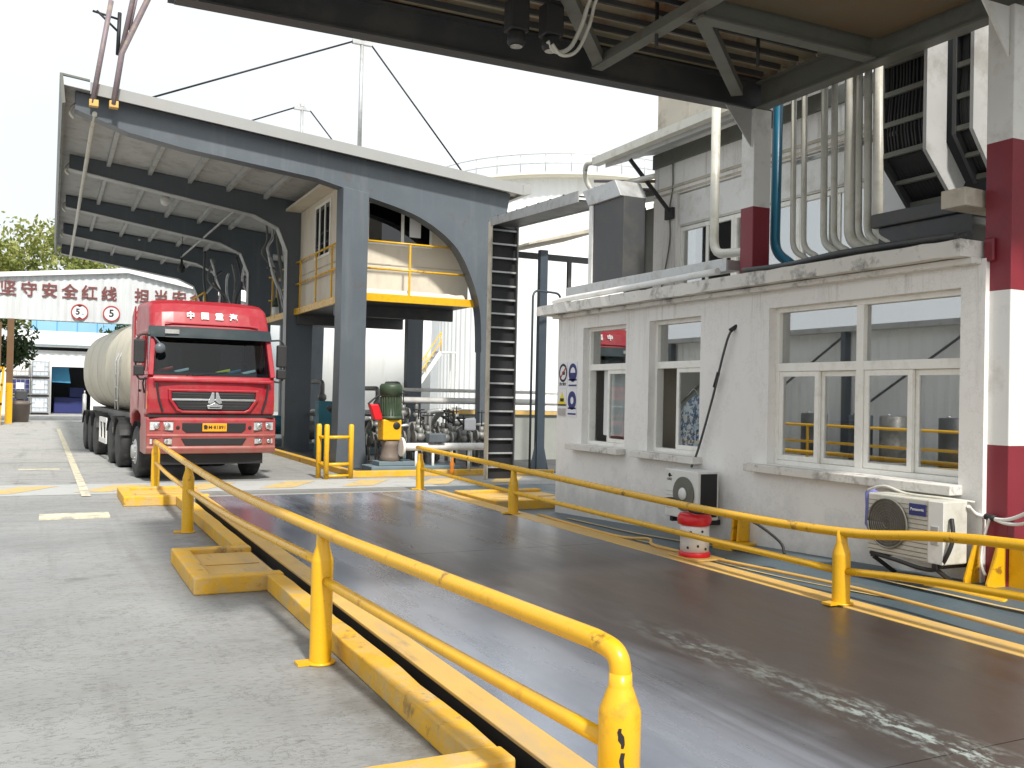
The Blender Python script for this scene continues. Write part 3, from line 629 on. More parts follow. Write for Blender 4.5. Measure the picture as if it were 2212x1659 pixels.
for k, (y, c) in enumerate(((7.2,'white_metal'),(7.08,'teal'),(6.55,'sign_yellow'),(6.45,'white_metal'),(6.38,'orange'))):
    b = B(); b.lathe([(0.035,0),(0.038,0.02),(0.038,0.16),(0.015,0.19),(0.015,0.22)], (7.66,y,1.131), seg=12)
    obj('bottle', b, c, label='small bottles standing in a row on the office desk inside', cat='bottle', group='bottles on the office desk')

# safety signs by the office corner
def sign(y, z0, z1, w, kind, label):
    t = thing('safety_sign', label, 'sign', (WX-0.006,y,z0), group='safety signs on the office corner')
    b = B(); b.box(WX-0.008,WX-0.001,y-w/2,y+w/2,z0,z1); obj('board', b, 'sign_white', t)
    x = WX-0.0115; cz = z1-0.165
    def ring(r0, r1, mat, name='ring', zc=cz, xx=x):
        b = B(); n = 28; pts = lambda r: [(y+r*math.cos(2*math.pi*k/n), zc+r*1.12*math.sin(2*math.pi*k/n)) for k in range(n)]
        b.loop_prism(pts(r1), pts(r0), 'x', xx, xx+0.003); obj(name, b, mat, t)
    def rect(ya, yb, za, zb, mat, name, xx=x): b = B(); b.box(xx,xx+0.003,ya,yb,za,zb); obj(name, b, mat, t)
    if kind == 'ban':
        ring(0.095,0.125,'ink'); b = B(); b.bar((x+0.001,y-0.085,cz+0.08),(x+0.001,y+0.085,cz-0.08),0.003,0.022); obj('bar', b, 'red_ink', t)
        rect(y-0.055,y+0.03,cz-0.03,cz+0.02,'ink','symbol',x+0.0005)
        obj('wording', text_b('禁止烟火', 0.055, at(FACE_NX, x, y, z0+0.06), 0.001), 'ink', t)
    elif kind in ('helmet','goggles'):
        ring(0.075 if kind == 'helmet' else 0.05,0.125,'navy')
        if kind == 'helmet':
            b = B(); n = 12; b.prism([(y+0.085*math.cos(math.pi+math.pi*k/n), cz-0.002+0.085*math.sin(math.pi+math.pi*k/n)) for k in range(n+1)], 'x', x, x+0.003); obj('symbol', b, 'navy', t)
        rect(y-0.12,y+0.12,z0+0.115,z0+0.14,'navy','stripe'); rect(y-0.12,y+0.12,z0+0.03,z0+0.055,'navy','stripe')
    else:
        b = B(); b.prism([(y-0.13,z0+0.16),(y+0.13,z0+0.16),(y,z1-0.03)],'x',x+0.001,x+0.0035); obj('triangle', b, 'sign_yellow', t)
        rect(y-0.13,y+0.13,z0+0.16,z0+0.185,'ink','edge',x-0.0025); rect(y-0.06,y+0.05,z0+0.225,z0+0.275,'ink','symbol',x-0.0025)
        rect(y-0.12,y+0.12,z0+0.01,z0+0.12,'galv','wording_panel')
sign(12.76, 1.93, 2.33, 0.26, 'ban', 'white prohibition sign with black ring, upper left of the four signs')
sign(12.46, 1.93, 2.33, 0.26, 'helmet', 'blue ring sign with half filled disc, upper right of the four signs')
sign(12.78, 1.50, 1.91, 0.26, 'warn', 'yellow triangle warning sign, lower left of the four signs')
sign(12.47, 1.50, 1.91, 0.26, 'goggles', 'blue ring sign with diamond hole, lower right of the four signs')

# drain hose on the wall
t = thing('wall_hose', 'thin black hose hanging slantwise on the white wall down to the air conditioner', 'hose', (7.04,9.3,1.0))
b = B(); b.tube(smoothpath([(7.12,8.70,2.64),(7.05,8.74,2.58),(7.04,8.84,2.35),(7.04,9.0,1.9),(7.04,9.18,1.45),(7.03,9.3,1.15),(6.98,9.34,0.98)],6),0.014,8); obj('tube', b, 'steel_dark', t)
b = B(); b.tube([(7.04,8.93,2.12),(7.04,9.0,1.95)],0.022,10); b.tube([(7.12,8.70,2.66),(7.04,8.735,2.6)],0.026,10); obj('coupling', b, 'black', t)

# air conditioners
def fan(b, x, y, z, r):
    circ = lambda rr: [(x-0.012,y+rr*math.cos(2*math.pi*k/30),z+rr*math.sin(2*math.pi*k/30)) for k in range(31)]
    b.tube(circ(r),0.008,6)
    for k in range(7):
        b.tube(circ(r*(0.2+0.11*k)),0.0028,5)
    for k in range(10):
        a = 2*math.pi*k/10; b.bar((x-0.01,y,z),(x-0.01,y+r*0.97*math.cos(a),z+r*0.97*math.sin(a)),0.004,0.004)
ac = thing('air_conditioner', 'newer white air conditioner with round white hub and black side coil below the hose', 'air conditioner', (6.85,9.0,0.45))
b = B(); b.box(6.72,7.02,8.86,9.50,0.40,0.965); obj('casing', b, 'white_metal', ac, 0.012)
b = B(); b.lathe([(0.20,0),(0.20,0.012),(0.185,0.014),(0.06,0.016)], (6.703,9.12,0.69), 'x', 32); obj('fan_guard', b, 'steel_green', ac)
b = B(); b.lathe([(0.075,0),(0.07,-0.012),(0.01,-0.014)], (6.70,9.12,0.69), 'x', 24); obj('hub', b, 'white_metal', ac)
b = B(); b.box(6.76,6.99,8.852,8.859,0.44,0.94); obj('coil', b, 'ink', ac)
b = B()
for k in range(5): b.box(6.714,6.7195,9.345,9.475,0.50+0.05*k,0.505+0.05*k)
obj('louvre', b, 'galv', ac)
b = B(); b.lathe([(0.024,0),(0.024,-0.003),(0.012,-0.003),(0.012,0)], (6.719,9.41,0.89), 'x', 16); b.box(6.716,6.719,9.36,9.41,0.880,0.892); obj('emblem', b, 'ink', ac)
obj('maker_lettering', text_b('GREE', 0.04, at(FACE_NX, 6.7175, 9.41, 0.84), 0.001), 'ink', ac)
b = B(); b.box(6.74,7.08,8.90,8.96,0.34,0.398); b.box(6.74,7.08,9.36,9.42,0.34,0.398); obj('bracket', b, 'black', ac)
ac2 = thing('air_conditioner', 'old yellowed air conditioner with dark fan and blue badge beside the striped column', 'air conditioner', (6.85,5.9,0.5))
b = B(); b.box(6.72,7.0,5.52,6.34,0.46,0.99); obj('casing', b, 'pipe', ac2, 0.012)
b = B(); b.lathe([(0.215,0),(0.215,0.012),(0.19,0.016)], (6.702,6.10,0.74), 'x', 32); obj('fan_guard', b, 'fan_brown', ac2)
b = B(); fan(b, 6.705, 6.10, 0.74, 0.215); obj('fan_grille', b, 'steel_green', ac2)
b = B()
for k in range(12): b.box(6.713,6.7195,5.69,6.33,0.49+0.04*k,0.494+0.04*k)
obj('louvre', b, 'brown_pad', ac2)
b = B(); b.box(6.708,6.7195,5.52,5.675,0.462,0.985); obj('side_panel', b, 'white_metal', ac2, 0.006)
b = B(); b.box(6.695,6.7075,5.56,5.64,0.62,0.78); obj('handle', b, 'galv', ac2, 0.01)
b = B(); b.box(6.704,6.712,5.70,5.87,0.845,0.945); obj('badge', b, 'navy', ac2)
obj('maker_lettering', text_b('Panasonic', 0.036, at(FACE_NX, 6.7025, 5.785, 0.897), 0.001), 'white_ink', ac2)
b = B(); b.bar((6.70,5.60,0.44),(7.09,5.60,0.44),0.05,0.04); b.bar((6.70,6.26,0.44),(7.09,6.26,0.44),0.05,0.04); b.bar((6.72,5.60,0.42),(7.09,5.60,0.2),0.03,0.03); b.bar((6.72,6.26,0.42),(7.09,6.26,0.2),0.03,0.03); obj('bracket', b, 'black', ac2)
b = B(); b.tube(smoothpath([(6.78,5.50,0.85),(6.75,5.46,0.7),(6.72,5.49,0.55),(6.74,5.6,0.42),(6.72,5.75,0.40),(6.71,6.0,0.43),(6.72,6.3,0.45)],6),0.018,8); obj('refrigerant_hose', b, 'black', ac2)
b = B(); rnd = random.Random(5)
b.lathe([(0.02,0.62),(0.05,0.70),(0.045,0.85),(0.06,0.97),(0.02,1.02)], (6.82,6.38,0), seg=14)
for v in b.bm.verts: v.co += Vector((rnd.uniform(-.015,.015),rnd.uniform(-.012,.012),rnd.uniform(-.01,.01)))
obj('rag', b, 'cloth', label='crumpled purple blue rag hung over the end of the old air conditioner', cat='rag')
b = B(); b.tube(smoothpath([(6.74,6.38,1.0),(6.76,6.2,1.06),(6.82,6.0,1.01),(6.9,5.7,1.0),(7.06,5.5,0.98)],5),0.012,6); obj('cable', b, 'pipe', label='thin pale cable looped over the top of the old air conditioner', cat='cable')
t = thing('air_hose', 'white hoses tied in a loop across the lower red band of the near column', 'hose', (7.1,5.4,0.9))
b = B(); b.tube(smoothpath([(6.98,5.5,0.95),(7.08,5.5,0.88),(7.10,5.38,0.86),(7.06,5.2,0.87),(7.02,5.0,0.95),(6.9,4.7,1.1)],6),0.016,8); b.tube(smoothpath([(7.10,5.36,0.86),(7.05,5.2,0.84),(7.0,5.0,0.87),(6.9,4.75,1.0)],6),0.014,8); obj('tube', b, 'white_metal', t)
b = B(); b.tube(smoothpath([(7.09,5.38,0.86),(7.08,5.42,0.7),(7.02,5.4,0.5),(6.98,5.33,0.4)],6),0.012,8); obj('tail', b, 'white_metal', t)
b = B(); b.tube([(7.105,5.43,0.868),(7.10,5.33,0.862)],0.026,8); obj('tie', b, 'black', t)
b = B(); b.box(7.12,7.22,4.98,5.06,0.66,1.1); obj('meter_box', b, 'white_metal', bevel=0.01, label='white box at the right edge beside the striped column', cat='box')
# ================================================================ CANOPY OVER THE WEIGHBRIDGE
cp = thing('weighbridge_canopy', 'dark steel canopy overhead on square columns banded white and maroon', 'canopy', (7.28,5.4,0))
CT = 5.16
def ibeam(b, p, q, h, w=0.18):
    p, q = Vector(p), Vector(q); z = Vector((0,0,1))
    b.bar(p+z*(h/2-.01), q+z*(h/2-.01), w, 0.02); b.bar(p-z*(h/2-.01), q-z*(h/2-.01), w, 0.02); b.bar(p, q, 0.014, h-0.04)
def band_column(x0, x1, y0, y1, z0, ztop, name='column'):
    zs = [z0, 1.47, 2.77, 4.03, ztop]; ms = [1, 0, 1, 0]
    if z0 > 2.7: zs = [z0, 4.03, ztop]; ms = [1, 0]
    b = B()
    for a, c, m in zip(zs, zs[1:], ms):
        b.mi = m; b.box(x0,x1,y0,y1,a,c)
    bmesh.ops.remove_doubles(b.bm, verts=b.bm.verts[:], dist=1e-5)
    seen = {}
    for f in b.bm.faces: seen.setdefault(tuple(sorted(tuple(round(k,4) for k in v.co) for v in f.verts)), []).append(f)
    bmesh.ops.delete(b.bm, geom=[f for g in seen.values() if len(g) > 1 for f in g], context='FACES_ONLY')
    return obj(name, b, ['white_metal','maroon'], cp, 0.008)
c1 = band_column(7.15,7.41,5.26,5.51,0.286,CT-0.002)
c2 = band_column(7.20,7.45,8.56,8.78,3.22,CT-0.002)
for (x, y, s) in ((7.16,5.26,1),):
    b = B(); b.prism([(7.14,5.14),(7.14,4.72),(6.80,5.14)], 'y', 5.30, 5.315); obj('gusset', b, 'white_metal', c1)
b = B(); b.prism([(7.19,5.15),(7.19,4.72),(6.82,5.15)], 'y', 8.60, 8.615); obj('gusset', b, 'roof_under', c2)
b = B(); b.box(7.11,7.149,5.40,5.49,3.02,3.22); obj('junction_box', b, 'maroon', c1, 0.012)
# concrete foot with yellow ribs
b = B(); b.box(6.80,7.95,5.02,5.8,-0.02,0.27); obj('column_base', b, 'yellow', cp, 0.02)
b = B()
for y in (5.28, 5.49): b.prism([(7.148,0.272),(6.93,0.272),(6.93,0.34),(7.05,0.64),(7.148,0.66)],'y',y-0.012,y+0.012)
for x in (7.18, 7.38): b.prism([(5.258,0.272),(5.08,0.272),(5.08,0.34),(5.14,0.64),(5.258,0.66)],'x',x-0.012,x+0.012)
b.box(6.90,7.66,5.06,5.72,0.271,0.285); obj('base_rib', b, 'yellow', cp, 0.004)
b = B(); b.box(6.75,7.099,8.28,8.62,-0.02,0.22); b.prism([(7.099,0.22),(6.93,0.22),(6.95,0.50),(7.099,0.54)],'y',8.40,8.43); b.prism([(7.099,0.22),(6.93,0.22),(6.95,0.50),(7.099,0.54)],'y',8.50,8.53); obj('column_base', b, 'yellow', cp, 0.01)
# far, cross and edge beams
b = B(); ibeam(b, (0.9,8.67,CT+0.17), (7.46,8.67,CT+0.17), 0.34); obj('end_beam', b, 'steel_dark', cp)
for y, x0 in ((6.86,5.10),(3.5,0.9)):
    b = B(); ibeam(b, (x0,y,CT+0.16), (7.2,y,CT+0.16), 0.28, 0.14); obj('cross_beam', b, 'steel_green', cp)
for x in (7.30, 5.08, 1.0):
    if x == 5.08: continue
    b = B(); ibeam(b, (x,3.3,CT+0.15), (x,8.57,CT+0.15), 0.30, 0.16); obj('edge_beam', b, 'steel_green', cp)
for p, q in (((5.05,8.5,CT+.10),(5.08,3.6,CT+.14)),((6.85,8.45,CT+.10),(5.14,6.88,CT+.12)),((5.05,8.45,CT+.12),(3.3,6.4,CT+.12)),((3.3,6.4,CT+.12),(1.1,8.5,CT+.12)),((1.2,8.5,CT+0.1),(1.2,5.0,CT+.1))):
    b = B(); b.bar(p, q, 0.13, 0.10); obj('brace', b, 'steel_green', cp, 0.005)
def corrugated(b, x0, x1, y0, y1, z, pitch=0.20, h=0.035, axis='x'):
    n = int((y1-y0)/pitch)+1
    pr = []
    for k in range(n):
        y = y0+k*pitch; pr += [(y, z), (y+pitch*0.4, z), (y+pitch*0.5, z+h), (y+pitch*0.9, z+h)]
    A = [b.bm.verts.new((x0,y,zz)) for y,zz in pr]; C = [b.bm.verts.new((x1,y,zz)) for y,zz in pr]
    for i in range(len(pr)-1): b._f([A[i],A[i+1],C[i+1],C[i]])
b = B(); corrugated(b, 0.8, 7.46, 4.9, 8.75, CT+0.38, 0.30, 0.085); corrugated(b, 0.8, 7.46, 3.2, 4.5, CT+0.38, 0.30, 0.085)
o = obj('roof_sheet', b, 'roof_rust', cp); md = o.modifiers.new('t', 'SOLIDIFY'); md.thickness = 0.006
b = B(); b.box(0.8,7.46,4.605,4.895,CT+0.38,CT+0.42); obj('ridge_flashing', b, 'roof_rust', cp)
b = B(); b.box(5.16,7.2,3.7,6.77,CT+0.20,CT+0.22); obj('ceiling_board', b, 'beige_board', cp)
b = B()
for y in (7.05, 7.32, 7.60, 7.88, 8.16, 8.44, 5.3, 6.2): b.bar((0.9,y,CT+0.36),(7.2,y,CT+0.35),0.035,0.05)
obj('purlin', b, 'steel_dark', cp)
b = B(); b.box(0.85,7.5,8.775,8.80,CT+0.02,CT+0.56); b.box(7.47,7.50,3.2,8.774,CT+0.30,CT+0.50); obj('fascia', b, 'steel_dark', cp)
for x in (5.04, 6.25):
    b = B(); b.cyl((x,7.4,CT+0.40),(x,7.4,CT-0.06+0.02*(x-5)),0.018,seg=8); obj('hanger_rod', b, 'black', cp)
# things slung beneath it
def floodlight(x, y, z, label):
    t = thing('floodlight', label, 'lamp', (x,y,z+0.42), group='black lamps under the dark canopy')
    b = B(); b.box(x-0.09,x+0.09,y-0.08,y+0.08,z+0.12,z+0.40); b.lathe([(0.06,0.0),(0.085,0.03),(0.075,0.12)],(x,y,z),seg=16); obj('housing', b, 'black', t, 0.015)
    b = B(); b.bar((x,y,z+0.40),(x,y,CT+0.42),0.03,0.03); obj('bracket', b, 'steel_dark', t)
    b = B(); b.lathe([(0.055,-0.006),(0.05,0.0)],(x,y,z),seg=16); obj('lens', b, 'lens', t)
floodlight(3.58,7.4,4.84,'left black lamp hanging under the dark canopy')
floodlight(3.92,7.4,4.86,'right black lamp hanging beside the looped hose under the dark canopy')
b = B(); b.tube(smoothpath([(3.86,7.35,4.92),(3.95,7.35,4.84),(4.08,7.33,4.90),(4.18,7.3,5.12),(4.22,7.2,5.35),(4.3,6.9,5.5)],6),0.020,8); b.tube(smoothpath([(3.88,7.30,4.88),(3.98,7.30,4.80),(4.12,7.28,4.86),(4.23,7.26,5.1),(4.28,7.2,5.35),(4.36,6.9,5.5)],6),0.016,8)
obj('hose', b, 'pipe', label='pale hose drooping in a loop from the underside of the dark canopy', cat='hose')

# pipes behind the canopy edge
g = 'off white riser pipes above the office roof'
b = B(); b.tube(bend([(7.6,9.78,5.95),(7.6,9.78,3.66),(7.6,8.95,3.60),(7.6,8.85,3.3)],0.2),0.058,14); obj('riser_pipe', b, 'pipe', label='single off white pipe left of the maroon banded column, elbowed at its foot', cat='pipe', group=g)
b = B(); b.tube(bend([(7.6,8.62,5.9),(7.6,8.64,3.55),(7.58,8.30,3.34),(7.58,8.2,3.22)],0.16),0.058,14); obj('riser_pipe', b, 'pipe_blue', label='blue pipe just right of the maroon banded column', cat='pipe')
PX = [(8.34,0.033,'first slim'),(8.17,0.033,'second slim'),(7.86,0.038,'third slim'),(7.71,0.036,'fourth slim'),(7.48,0.064,'thick'),(7.36,0.036,'slim one right of the thick'),(7.24,0.040,'last slim'),(7.10,0.055,'rightmost thick')]
for y, r_, w in PX:
    b = B(); b.tube(bend([(7.6,y+0.03,5.9),(7.6,y,3.52),(7.6,y-0.24,3.40),(7.62,y-0.30,3.22)],0.14),r_,12)
    obj('riser_pipe', b, 'pipe', label='%s off white riser pipe right of the blue pipe' % w, cat='pipe', group=g)
t = thing('pipe_rack', 'two thin metal rails tying the riser pipes together', 'pipe rack', (7.68,7.7,4.5))
for z in (4.55,5.35):
    b = B(); b.bar((7.68,8.45,z),(7.68,6.95,z),0.04,0.04); obj('rail', b, 'galv', t)
# two black cable trays dropping from the canopy
def cable_tray(x, ya, yb, zt, zb, ex, ey, ez, label):
    t = thing('cable_tray', label, 'cable tray', (x,(ya+yb)/2,zb), group='vertical cable trays right of the pipes')
    s = yb-ya
    for y, k in ((ya,0),(yb,1)):
        b = B(); b.prism([(x-0.02,zt),(x+0.26,zt),(x+0.26,zb+0.10),(ex+0.14,ez+0.16),(ex,ez-0.05),(x-0.02,zb)],'y',y-0.02,y+0.02); obj('side_rail', b, 'roof_under' if k == 0 else 'steel_dark', t)
    b = B(); b.box(x+0.06,x+0.07,ya+0.013,yb-0.013,zb,zt); b.bar((x+0.065,(ya+yb)/2,zb),(ex+0.07,(ya+yb)/2,ez),s-0.03,0.01,(1,0,0.2)); obj('back_plate', b, 'ink', t)
    b = B(); z = zb+0.02
    while z < zt: b.box(x-0.01,x+0.03,ya+0.013,yb-0.013,z,z+0.05); z += 0.31
    b.bar(((x+ex)/2,ya+0.013,(zb+ez)/2),((x+ex)/2,yb-0.013,(zb+ez)/2),0.05,0.04); b.bar((ex+0.01,ya+0.013,ez+.01),(ex+0.01,yb-0.013,ez+.01),0.05,0.05)
    obj('rung', b, 'steel_green', t)
    b = B(); rnd = random.Random(int(ya*100))
    for k in range(11):
        y = ya+0.05+(s-0.1)*k/10+rnd.uniform(-.01,.01)
        b.tube(smoothpath([(x+0.04,y,zt),(x+0.045,y+rnd.uniform(-.015,.015),(zt+zb)/2),(x+0.04,y,zb+.1),(ex+0.045,y-0.0,ez+0.03)],4),0.012,6)
    obj('cables', b, 'black', t)
cable_tray(7.62,6.54,7.08,5.9,4.28,8.02,0,3.86,'wide black cable tray with grey rungs right of the pipes, bent at its foot')
cable_tray(7.9,6.24,6.44,5.9,4.45,8.2,0,4.05,'narrow black cable tray closest to the striped column')
b = B(); b.box(7.5,8.44,5.9,7.1,3.58,3.72); b.box(7.55,8.44,5.95,7.05,3.21,3.579); obj('roof_duct', b, 'steel_dark', label='dark metal duct lying on the office roof below the cable trays', cat='duct', bevel=0.01)
b = B(); b.prism([(6.95,3.5),(8.44,3.5),(8.44,3.62),(6.95,3.66)],'y',5.55,5.80); obj('roof_duct', b, 'soffit', label='pale metal strip on the office roof below the narrow tray', cat='duct', bevel=0.01)
b = B()
for k, (x, z) in enumerate(((7.02,3.27),(7.10,3.25),(7.2,3.28))): b.tube(smoothpath([(x,8.5,z),(x+0.02,7.8,z-0.015),(x-0.01,7.0,z+0.01),(x,5.7,z)],5),0.03+0.008*k,8)
obj('pipe', b, 'steel_dark', label='bundle of sooty pipes lying along the roof edge right of the column', cat='pipe')

# clutter on the far part of the roof edge
b = B(); b.tube(smoothpath([(6.98,8.9,3.30),(6.98,10.2,3.29),(6.99,11.6,3.28),(6.97,12.5,3.27),(6.99,12.9,3.25)],5),0.042,10); obj('roof_pipe', b, 'white_metal', label='fat white pipe lying along the office roof edge left of the column', cat='pipe')
b = B(); b.box(7.12,7.34,8.9,12.75,3.33,3.45); b.box(7.10,7.119,8.9,12.75,3.31,3.47); obj('roof_tray', b, 'galv', label='grey metal cable trough along the office roof edge', cat='cable tray', bevel=0.005)
dk = thing('duct_riser', 'tall grey box duct with sloping hood on the far end of the office roof', 'duct', (7.5,12.1,3.45))
b = B(); b.box(7.38,7.75,11.58,12.50,3.47,4.72); obj('casing', b, 'steel_dark', dk, 0.008)
b = B(); b.prism([(11.60,4.722),(12.53,4.722),(12.72,4.98),(11.78,4.98)],'x',7.34,7.79); obj('hood', b, 'galv', dk, 0.008)
b = B(); b.box(7.355,7.379,12.42,12.52,3.47,4.715); obj('trim', b, 'white_metal', dk)

# ================================================================ UPPER BUILDING
ub = thing('upper_building', 'white two storey building set back behind the office with a corrugated eave', 'building', (8.5,9,0))
b = B(); wall_x(b, 8.5, 8.72, 7.6, 12.46, 0, 5.62, [(8.0,11.86,3.45,4.92)])
obj('front_wall', b, 'white_wall', ub)
b = B(); b.box(8.722,14,12.25,12.46,0,5.62); b.box(13.8,14,3.0,12.249,0,5.62); obj('side_wall', b, 'white_wall', ub)
b = B(); b.box(8.5,8.72,5.4,7.6,3.2,6.4); obj('dark_wall', b, 'dark', ub)
b = B(); b.box(8.5,8.72,1.5,7.6,0,3.199); b.box(8.5,8.72,1.5,5.399,3.2,6.4); obj('front_wall', b, 'white_wall', ub)
b = B(); b.box(8.42,8.498,7.35,8.05,3.75,4.75); obj('white_panel', b, 'sign_white', ub)
b = B(); b.box(8.57,8.66,8.0,11.86,4.42,4.92); b.box(8.54,8.569,8.02,11.84,4.44,4.90); obj('shutter_box', b, 'white_metal', ub, 0.004)
b = B()
for y0, y1 in ((8.0,9.3),(9.3,10.6),(10.6,11.86)):
    b.loop_prism([(y0+.003,3.46),(y1-.003,3.46),(y1-.003,4.41),(y0+.003,4.41)], [(y0+.06,3.52),(y1-.06,3.52),(y1-.06,4.35),(y0+.06,4.35)], 'x', 8.58, 8.64)
    b.box(8.60,8.63,(y0+y1)/2-.03,(y0+y1)/2+.03,3.52,4.35)
w = obj('window', b, 'upvc', ub, 0.004)
b = B(); b.box(8.612,8.618,8.0,11.86,3.5,4.4); obj('pane', b, 'glass', w)
b = B(); b.box(8.9,8.95,11.0,11.9,3.3,4.9); obj('inner_dark', b, 'dark', ub)
b = B(); b.box(8.95,9.0,8.0,11.0,3.3,4.9); obj('blind', b, 'curtain', ub)
b = B(); b.box(8.48,8.499,8.1,12.4,5.02,5.06); b.box(8.485,8.499,7.62,12.44,4.935,4.965); obj('ledge', b, 'soffit', ub)
# orange framed window in the dark wall
b = B(); b.loop_prism([(5.9,4.99),(6.78,4.99),(6.78,6.2),(5.9,6.2)],[(6.0,5.08),(6.70,5.08),(6.70,6.1),(6.0,6.1)],'x',8.44,8.498); b.mi = 0
w = obj('window', b, 'orange', ub, 0.004); b = B(); b.box(8.46,8.47,6.0,6.70,5.08,6.1); obj('pane', b, 'glass_cabin', w)
b = B(); b.box(8.452,8.459,6.0,6.70,5.56,5.60); obj('glazing_bar', b, 'orange', w)
# roof, eave and gutter
b = B()
n = 60; pr = []
for k in range(n+1):
    y = 8.7+(13.05-8.7)*k/n; pr.append((y, 0.03*(k % 2)))
A = [b.bm.verts.new((7.86,y,5.63+h)) for y,h in pr]; C = [b.bm.verts.new((14.2,y,6.9+h)) for y,h in pr]
for i in range(n): b._f([A[i],A[i+1],C[i+1],C[i]])
r_ = obj('roof', b, 'galv', ub); md = r_.modifiers.new('t','SOLIDIFY'); md.thickness = 0.02
b = B(); b.prism([(7.83,5.62),(7.83,5.50),(7.70,5.50),(7.70,5.62),(7.72,5.62),(7.72,5.52),(7.81,5.52),(7.81,5.62)],'y',8.7,13.05); obj('gutter', b, 'pipe', r_)
b = B(); b.prism([(7.86,5.60),(8.5,5.73),(8.5,5.69),(7.86,5.45)],'y',8.7,12.9); obj('eave_soffit', b, 'roof_under', r_)
b = B(); b.box(8.46,8.499,7.62,12.46,5.40,5.62); obj('fascia_band', b, 'steel_green', ub)
b = B(); b.tube(bend([(7.76,13.0,5.55),(7.76,13.35,5.60),(7.80,13.45,5.40),(7.9,13.4,5.18),(8.0,11.7,5.10)],0.12),0.04,10); obj('bent_pipe', b, 'pipe', label='bent pale pipe curling off the end of the upper eave', cat='pipe')
b = B(); b.bar((7.9,12.25,5.45),(8.48,12.0,4.66),0.06,0.05); b.box(8.45,8.499,11.9,12.1,4.55,4.72); obj('bracket', b, 'black', ub)
b = B(); b.tube([(7.9,13.3,5.32),(8.49,12.44,5.22)],0.025,8); b.tube([(7.9,13.3,5.20),(8.49,12.44,5.08)],0.03,8); obj('eave_pipe', b, 'mast', ub)
b = B(); b.tube(smoothpath([(8.48,11.95,5.4),(8.485,11.95,5.0),(8.485,12.02,4.7),(8.485,12.0,4.2),(8.485,12.2,3.5)],5),0.010,6); obj('wall_cable', b, 'steel_green', ub)
b = B(); b.box(9.2,10.4,11.95,13.42,5.9,7.9); b.box(9.195,9.199,12.52,12.56,5.95,7.9); b.box(9.21,10.4,11.6,11.949,6.0,6.9); obj('roof_housing', b, 'soffit', ub, 0.01)
# small conservatory-like annex window beyond the corner
b = B(); b.box(8.55,8.65,12.47,12.55,3.2,4.9); b.box(8.55,8.65,12.9,12.98,3.2,4.9); b.box(8.55,8.65,13.3,13.38,3.2,4.9); b.prism([(7.9,4.86),(9.6,5.25),(9.6,5.33),(7.9,4.94)],'y',12.47,13.45); b.box(8.62,8.64,12.55,13.3,3.25,4.85)
obj('lean_to_frame', b, 'steel_green', ub)

# ================================================================ CABLE LADDER BETWEEN PUMPS AND OFFICE
cl = thing('cable_ladder', 'tall black cable ladder with grey rungs between loading canopy and office', 'cable ladder', (8.75,18.4,0))
b = B(); b.box(8.40,8.99,18.42,18.44,0.02,5.45); obj('back_plate', b, 'ink', cl)
for x in (8.38, 9.0):
    b = B(); b.box(x-0.015,x+0.015,18.30,18.46,0.02,5.50); obj('side_rail', b, 'soffit' if x < 8.5 else 'steel_dark', cl)
b = B()
for k in range(18): b.box(8.397,8.983,18.34,18.38,0.25+0.298*k,0.285+0.298*k)
obj('rung', b, 'galv', cl)
P0, P1 = Vector((8.69,18.4,5.50)), Vector((7.62,12.75,4.92))
d = (P1-P0).normalized(); side = d.cross(Vector((0,0,1))).normalized()
b = B(); b.bar(P0+Vector((0,0,-.06)), P1+Vector((0,0,-.06)), 0.56, 0.02); obj('tray_floor', b, 'steel_dark', cl)
for s in (-0.3, 0.3):
    b = B(); b.bar(P0+side*s, P1+side*s, 0.02, 0.17); obj('tray_side', b, 'galv', cl)
b = B()
for k in range(1,8): q = P0.lerp(P1, k/8); b.bar(q-side*0.32+Vector((0,0,.085)), q+side*0.32+Vector((0,0,.085)), 0.03, 0.02)
obj('tie', b, 'black', cl)

# awning on a dark post beyond the office corner
aw = thing('awning', 'small pale tilted awning on a dark post between the cable ladder and the office', 'awning', (10.75,20.4,0))
b = B(); b.box(10.60,10.80,20.3,20.45,0.02,5.34); b.prism([(10.45,0.02),(10.6,0.02),(10.6,0.7)],'y',20.36,20.38); b.prism([(10.95,0.02),(10.8,0.02),(10.8,0.7)],'y',20.36,20.38); obj('post', b, 'steel_navy', aw)
b = B(); b.prism([(10.12,5.38),(12.4,5.98),(12.4,6.10),(10.12,5.44)],'y',20.0,22.5); obj('roof', b, 'soffit', aw, 0.01)
b = B(); b.box(10.2,12.3,20.9,20.98,5.2,5.35); b.box(11.7,11.8,20.9,20.98,0.02,5.2); b.box(11.05,11.09,21.2,21.24,0.02,5.3); obj('frame', b, 'steel_dark', aw)
b = B(); b.tube(bend([(10.0,19.5,0.02),(10.0,19.5,4.25),(10.9,19.8,4.25),(10.9,19.8,0.02)],0.2),0.028,8); obj('pipe_hoop', b, 'steel_navy', label='thin dark pipe bent into a square hoop in front of the awning post', cat='pipe')
b = B(); b.box(9.6,24,23.5,23.75,0,1.25); b.box(9.6,24,23.45,23.8,1.251,1.40); b.mi = 1; obj('bund_wall', b, 'concrete_wall', label='low grey retaining wall beyond the awning post', cat='wall')
b = B(); b.box(9.6,24,23.42,23.449,1.28,1.38); obj('handrail_strip', b, 'yellow_steel', label='yellow strip along the top of the low grey wall', cat='strip')
for z, r_ in ((1.62,0.09),(1.9,0.05)):
    b = B(); b.cyl((8.5,24.2,z),(24,24.2,z),r_,seg=10); obj('pipeline', b, 'white_metal', label='white pipe running level above the low grey wall', cat='pipe', group='white pipelines above the low wall')
